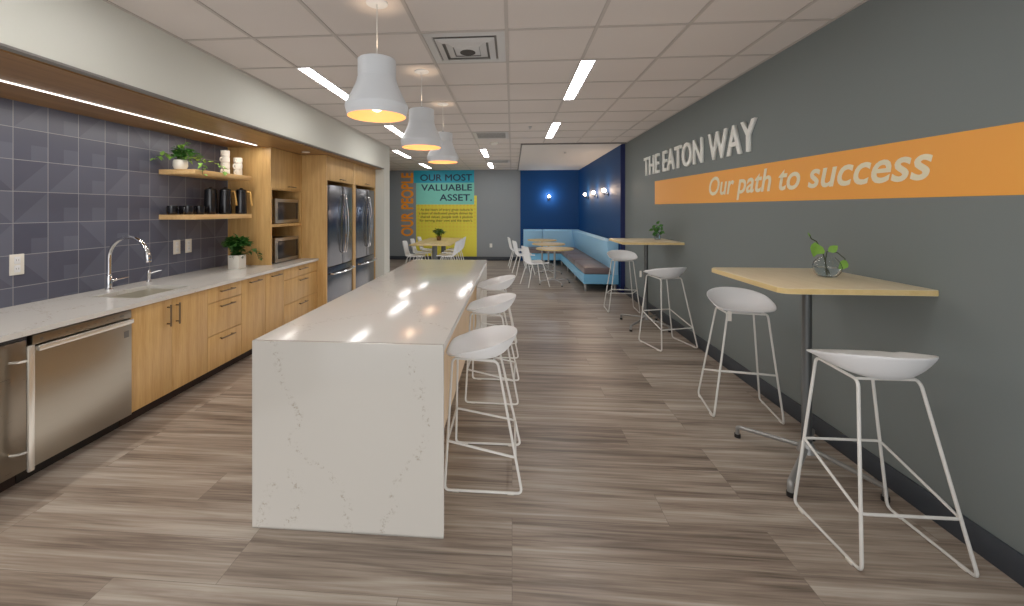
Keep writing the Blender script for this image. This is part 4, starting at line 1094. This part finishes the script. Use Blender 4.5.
# ------------------------------------------------------------------ shell chairs
def make_chair(label, group):
    c = empty('shell_chair', (0, 0, 0), label, 'chair', group)
    prof = [(.235, .452, .20), (.215, .468, .222), (.12, .462, .232), (.0, .45, .235), (-.10, .448, .235), (-.165, .462, .228), (-.205, .505, .205), (-.225, .57, .165), (-.24, .64, .175), (-.255, .71, .195), (-.268, .78, .198), (-.275, .82, .17)]
    rows = []
    for i, (y, z, w) in enumerate(prof):
        r_ = []
        for k in range(13):
            t = -1+2*k/12
            if i < 6: r_.append((w*t, y, z+.03*abs(t)**3))
            else: r_.append((w*t, y+.055*abs(t)**2.2, z-.012*abs(t)**2*(i > 9)))
        rows.append(r_)
    mb = MB(); mb.grid(rows); o = mb.build('shell', M['white_plastic'], c, angle=180, solid=.011, sub=1)
    for sx in (-1, 1):
        for fy, ty in ((.22, .12), (-.24, -.12)):
            MB().tube([(sx*.23, fy, .0), (sx*.15, ty, .448)], [.008, .010], 8).build('leg', M['white_metal'], c)
    mb = MB(); mb.tube([(-.15, .12, .442), (.15, .12, .442)], .008, 8); mb.tube([(-.15, -.12, .442), (.15, -.12, .442)], .008, 8)
    mb.build('under_frame', M['white_metal'], c)
    return c
gA = 'white shell chairs at the cafe tables'
ch = make_chair('white shell chair at the nearest round cafe table', gA)
ch.location = (.47, 8.52, 0); ch.rotation_euler = (0, 0, math.radians(-70))
dup(ch, (.28, 9.98, 0), math.radians(-78), 'white shell chair at the middle round cafe table')
dup(ch, (.15, 11.2, 0), math.radians(-85), 'white shell chair at the farthest round cafe table')
gB = 'white shell chairs at the long table'
for x, y, a, l in ((-2.32, 9.62, -90, 'white shell chair nearest the fridges on the left side of the long maple table'), (-2.32, 10.36, -90, 'middle white shell chair on the left side of the long maple table'), (-2.32, 11.15, -90, 'farthest white shell chair on the left side of the long maple table'),
                   (-1.54, 9.72, 90, 'white shell chair nearest the camera on the right side of the long maple table'), (-1.54, 10.45, 90, 'middle white shell chair on the right side of the long maple table'), (-1.54, 11.2, 90, 'farthest white shell chair on the right side of the long maple table')):
    dup(ch, (x, y, 0), math.radians(a), l, gB)
# long table
lt = empty('long_table', (-1.90, 10.58, 0), 'long pale maple meeting table in front of the yellow mural', 'table')
MB().box(-2.38, -1.43, 9.36, 11.82, .722, .75, .004).build('table_top', M['maple_edge'], lt)
for y in (10.0, 11.3):
    MB().box(-1.96, -1.84, y-.03, y+.03, .04, .72, .004).build('leg', M['dark_metal'], lt)
    MB().box(-2.2, -1.6, y-.035, y+.035, 0, .04, .006).build('foot', M['dark_metal'], lt)
tp = empty('potted_plant', (-1.93, 10.75, .7505), 'small green plant in a brown pot on the long maple table', 'plant')
MB().lathe([(.05, 0), (.055, .005), (.07, .11), (.065, .11), (.06, .095)], (-1.93, 10.75, .7505), 20).build('pot', M['terracotta'], tp)
vine_plant(tp, (-1.93, 10.75, .85), 12, .15, M['leaf'], .10, .06, drop=.0, up=.16, seed=4, per=8)

o = tag(MB().box(-.69, -.61, YF-.008, YF, .40, .52, .002).build('wall_outlet', M['ceramic']), 'white outlet plate low on the grey far wall', 'outlet')

# ------------------------------------------------------------------ sconces
def sconce(x, y, d, label, mat, col):
    """d = unit vector out of the wall"""
    d = Vector(d); w = Vector((x, y, 1.88)); c = empty('wall_sconce', tuple(w), label, 'lamp', 'globe sconces on the navy walls')
    mb = MB(); ax = 'X' if abs(d.x) > .5 else 'Y'
    mb.lathe([(.045, 0), (.045, .015*(d.x+d.y)), (.02, .02*(d.x+d.y))], tuple(w), 20, axis=ax); mb.build('back_plate', M['brass'], c)
    mb = MB(); mb.tube(fillet([w, w+d*.09, w+d*.09+Vector((0, 0, .035))], .02), .008, 8); mb.cyl(tuple(w+d*.09+Vector((0, 0, .03))), .022, .02, 14); mb.build('arm', M['brass'], c)
    g = w+d*.09+Vector((0, 0, .085)); MB().sphere(tuple(g), .042, 20).build('globe', mat, c)
    ld = bpy.data.lights.new('sconce_light', 'POINT'); ld.energy = 6; ld.specular_factor = .3; ld.color = col; ld.shadow_soft_size = .05
    lo = bpy.data.objects.new('sconce_light', ld); COL.objects.link(lo); lo.parent = c; lo.location = d*.16+Vector((0, 0, .09))
sconce(XB, 8.83, (-1, 0, 0), 'globe sconce on the right navy wall nearest the camera', M['sconce_glow'], (1, .72, .5))
sconce(XB, 9.95, (-1, 0, 0), 'middle globe sconce on the right navy wall', M['sconce_glow'], (1, .72, .5))
sconce(XB, 11.09, (-1, 0, 0), 'globe sconce on the right navy wall nearest the corner', M['sconce_glow'], (1, .72, .5))
sconce(1.117, YF-.02, (0, -1, 0), 'single globe sconce on the far navy wall', M['sconce_cool'], (.7, .85, 1))

# ------------------------------------------------------------------ light
w = bpy.data.worlds.new('World'); sc.world = w; w.use_nodes = True
bg = w.node_tree.nodes['Background']; bg.inputs[0].default_value = (.92, .95, 1, 1); bg.inputs[1].default_value = .8
def area(name, loc, rot, sx, sy, e, col=(1, 1, 1)):
    ld = bpy.data.lights.new(name, 'AREA'); ld.shape = 'RECTANGLE'; ld.size = sx; ld.size_y = sy; ld.energy = e; ld.color = col
    o = bpy.data.objects.new(name, ld); COL.objects.link(o); o.location = loc; o.rotation_euler = rot
    return o
area('strip_glow', (-3.02, 2.6, SOF-.02), (0, 0, 0), .02, 4.2, 14, (1, .93, .85))
area('rear_fill', (-.2, -2.3, 1.9), (math.radians(82), 0, 0), 3.6, 1.6, 26, (1, .98, .96))  # unseen fill lamp added behind the camera, no such fixture in the room

area('floor_fill', (-.62, 5.0, .003), (PI, 0, 0), 3.5, 14.0, 66, (1, .97, .94)).data.specular_factor = 0  # upward fill lamp added at floor level to even out the ceiling

# ------------------------------------------------------------------ camera
cam = bpy.data.cameras.new('Camera'); co = bpy.data.objects.new('Camera', cam); COL.objects.link(co)
co.location = (0, 0, 1.5442); co.rotation_euler = (PI/2, 0, .0743)
cam.sensor_width = 36; cam.sensor_fit = 'HORIZONTAL'; cam.lens = 411.055/1024*36
cam.shift_x = (512-481.528)/1024; cam.shift_y = -(303-210.3)/1024
cam.clip_start = .02
sc.camera = co
sc.view_settings.view_transform = 'Standard'
sc.view_settings.look = 'None'
sc.view_settings.exposure = 0.33
sc.view_settings.gamma = 1.1
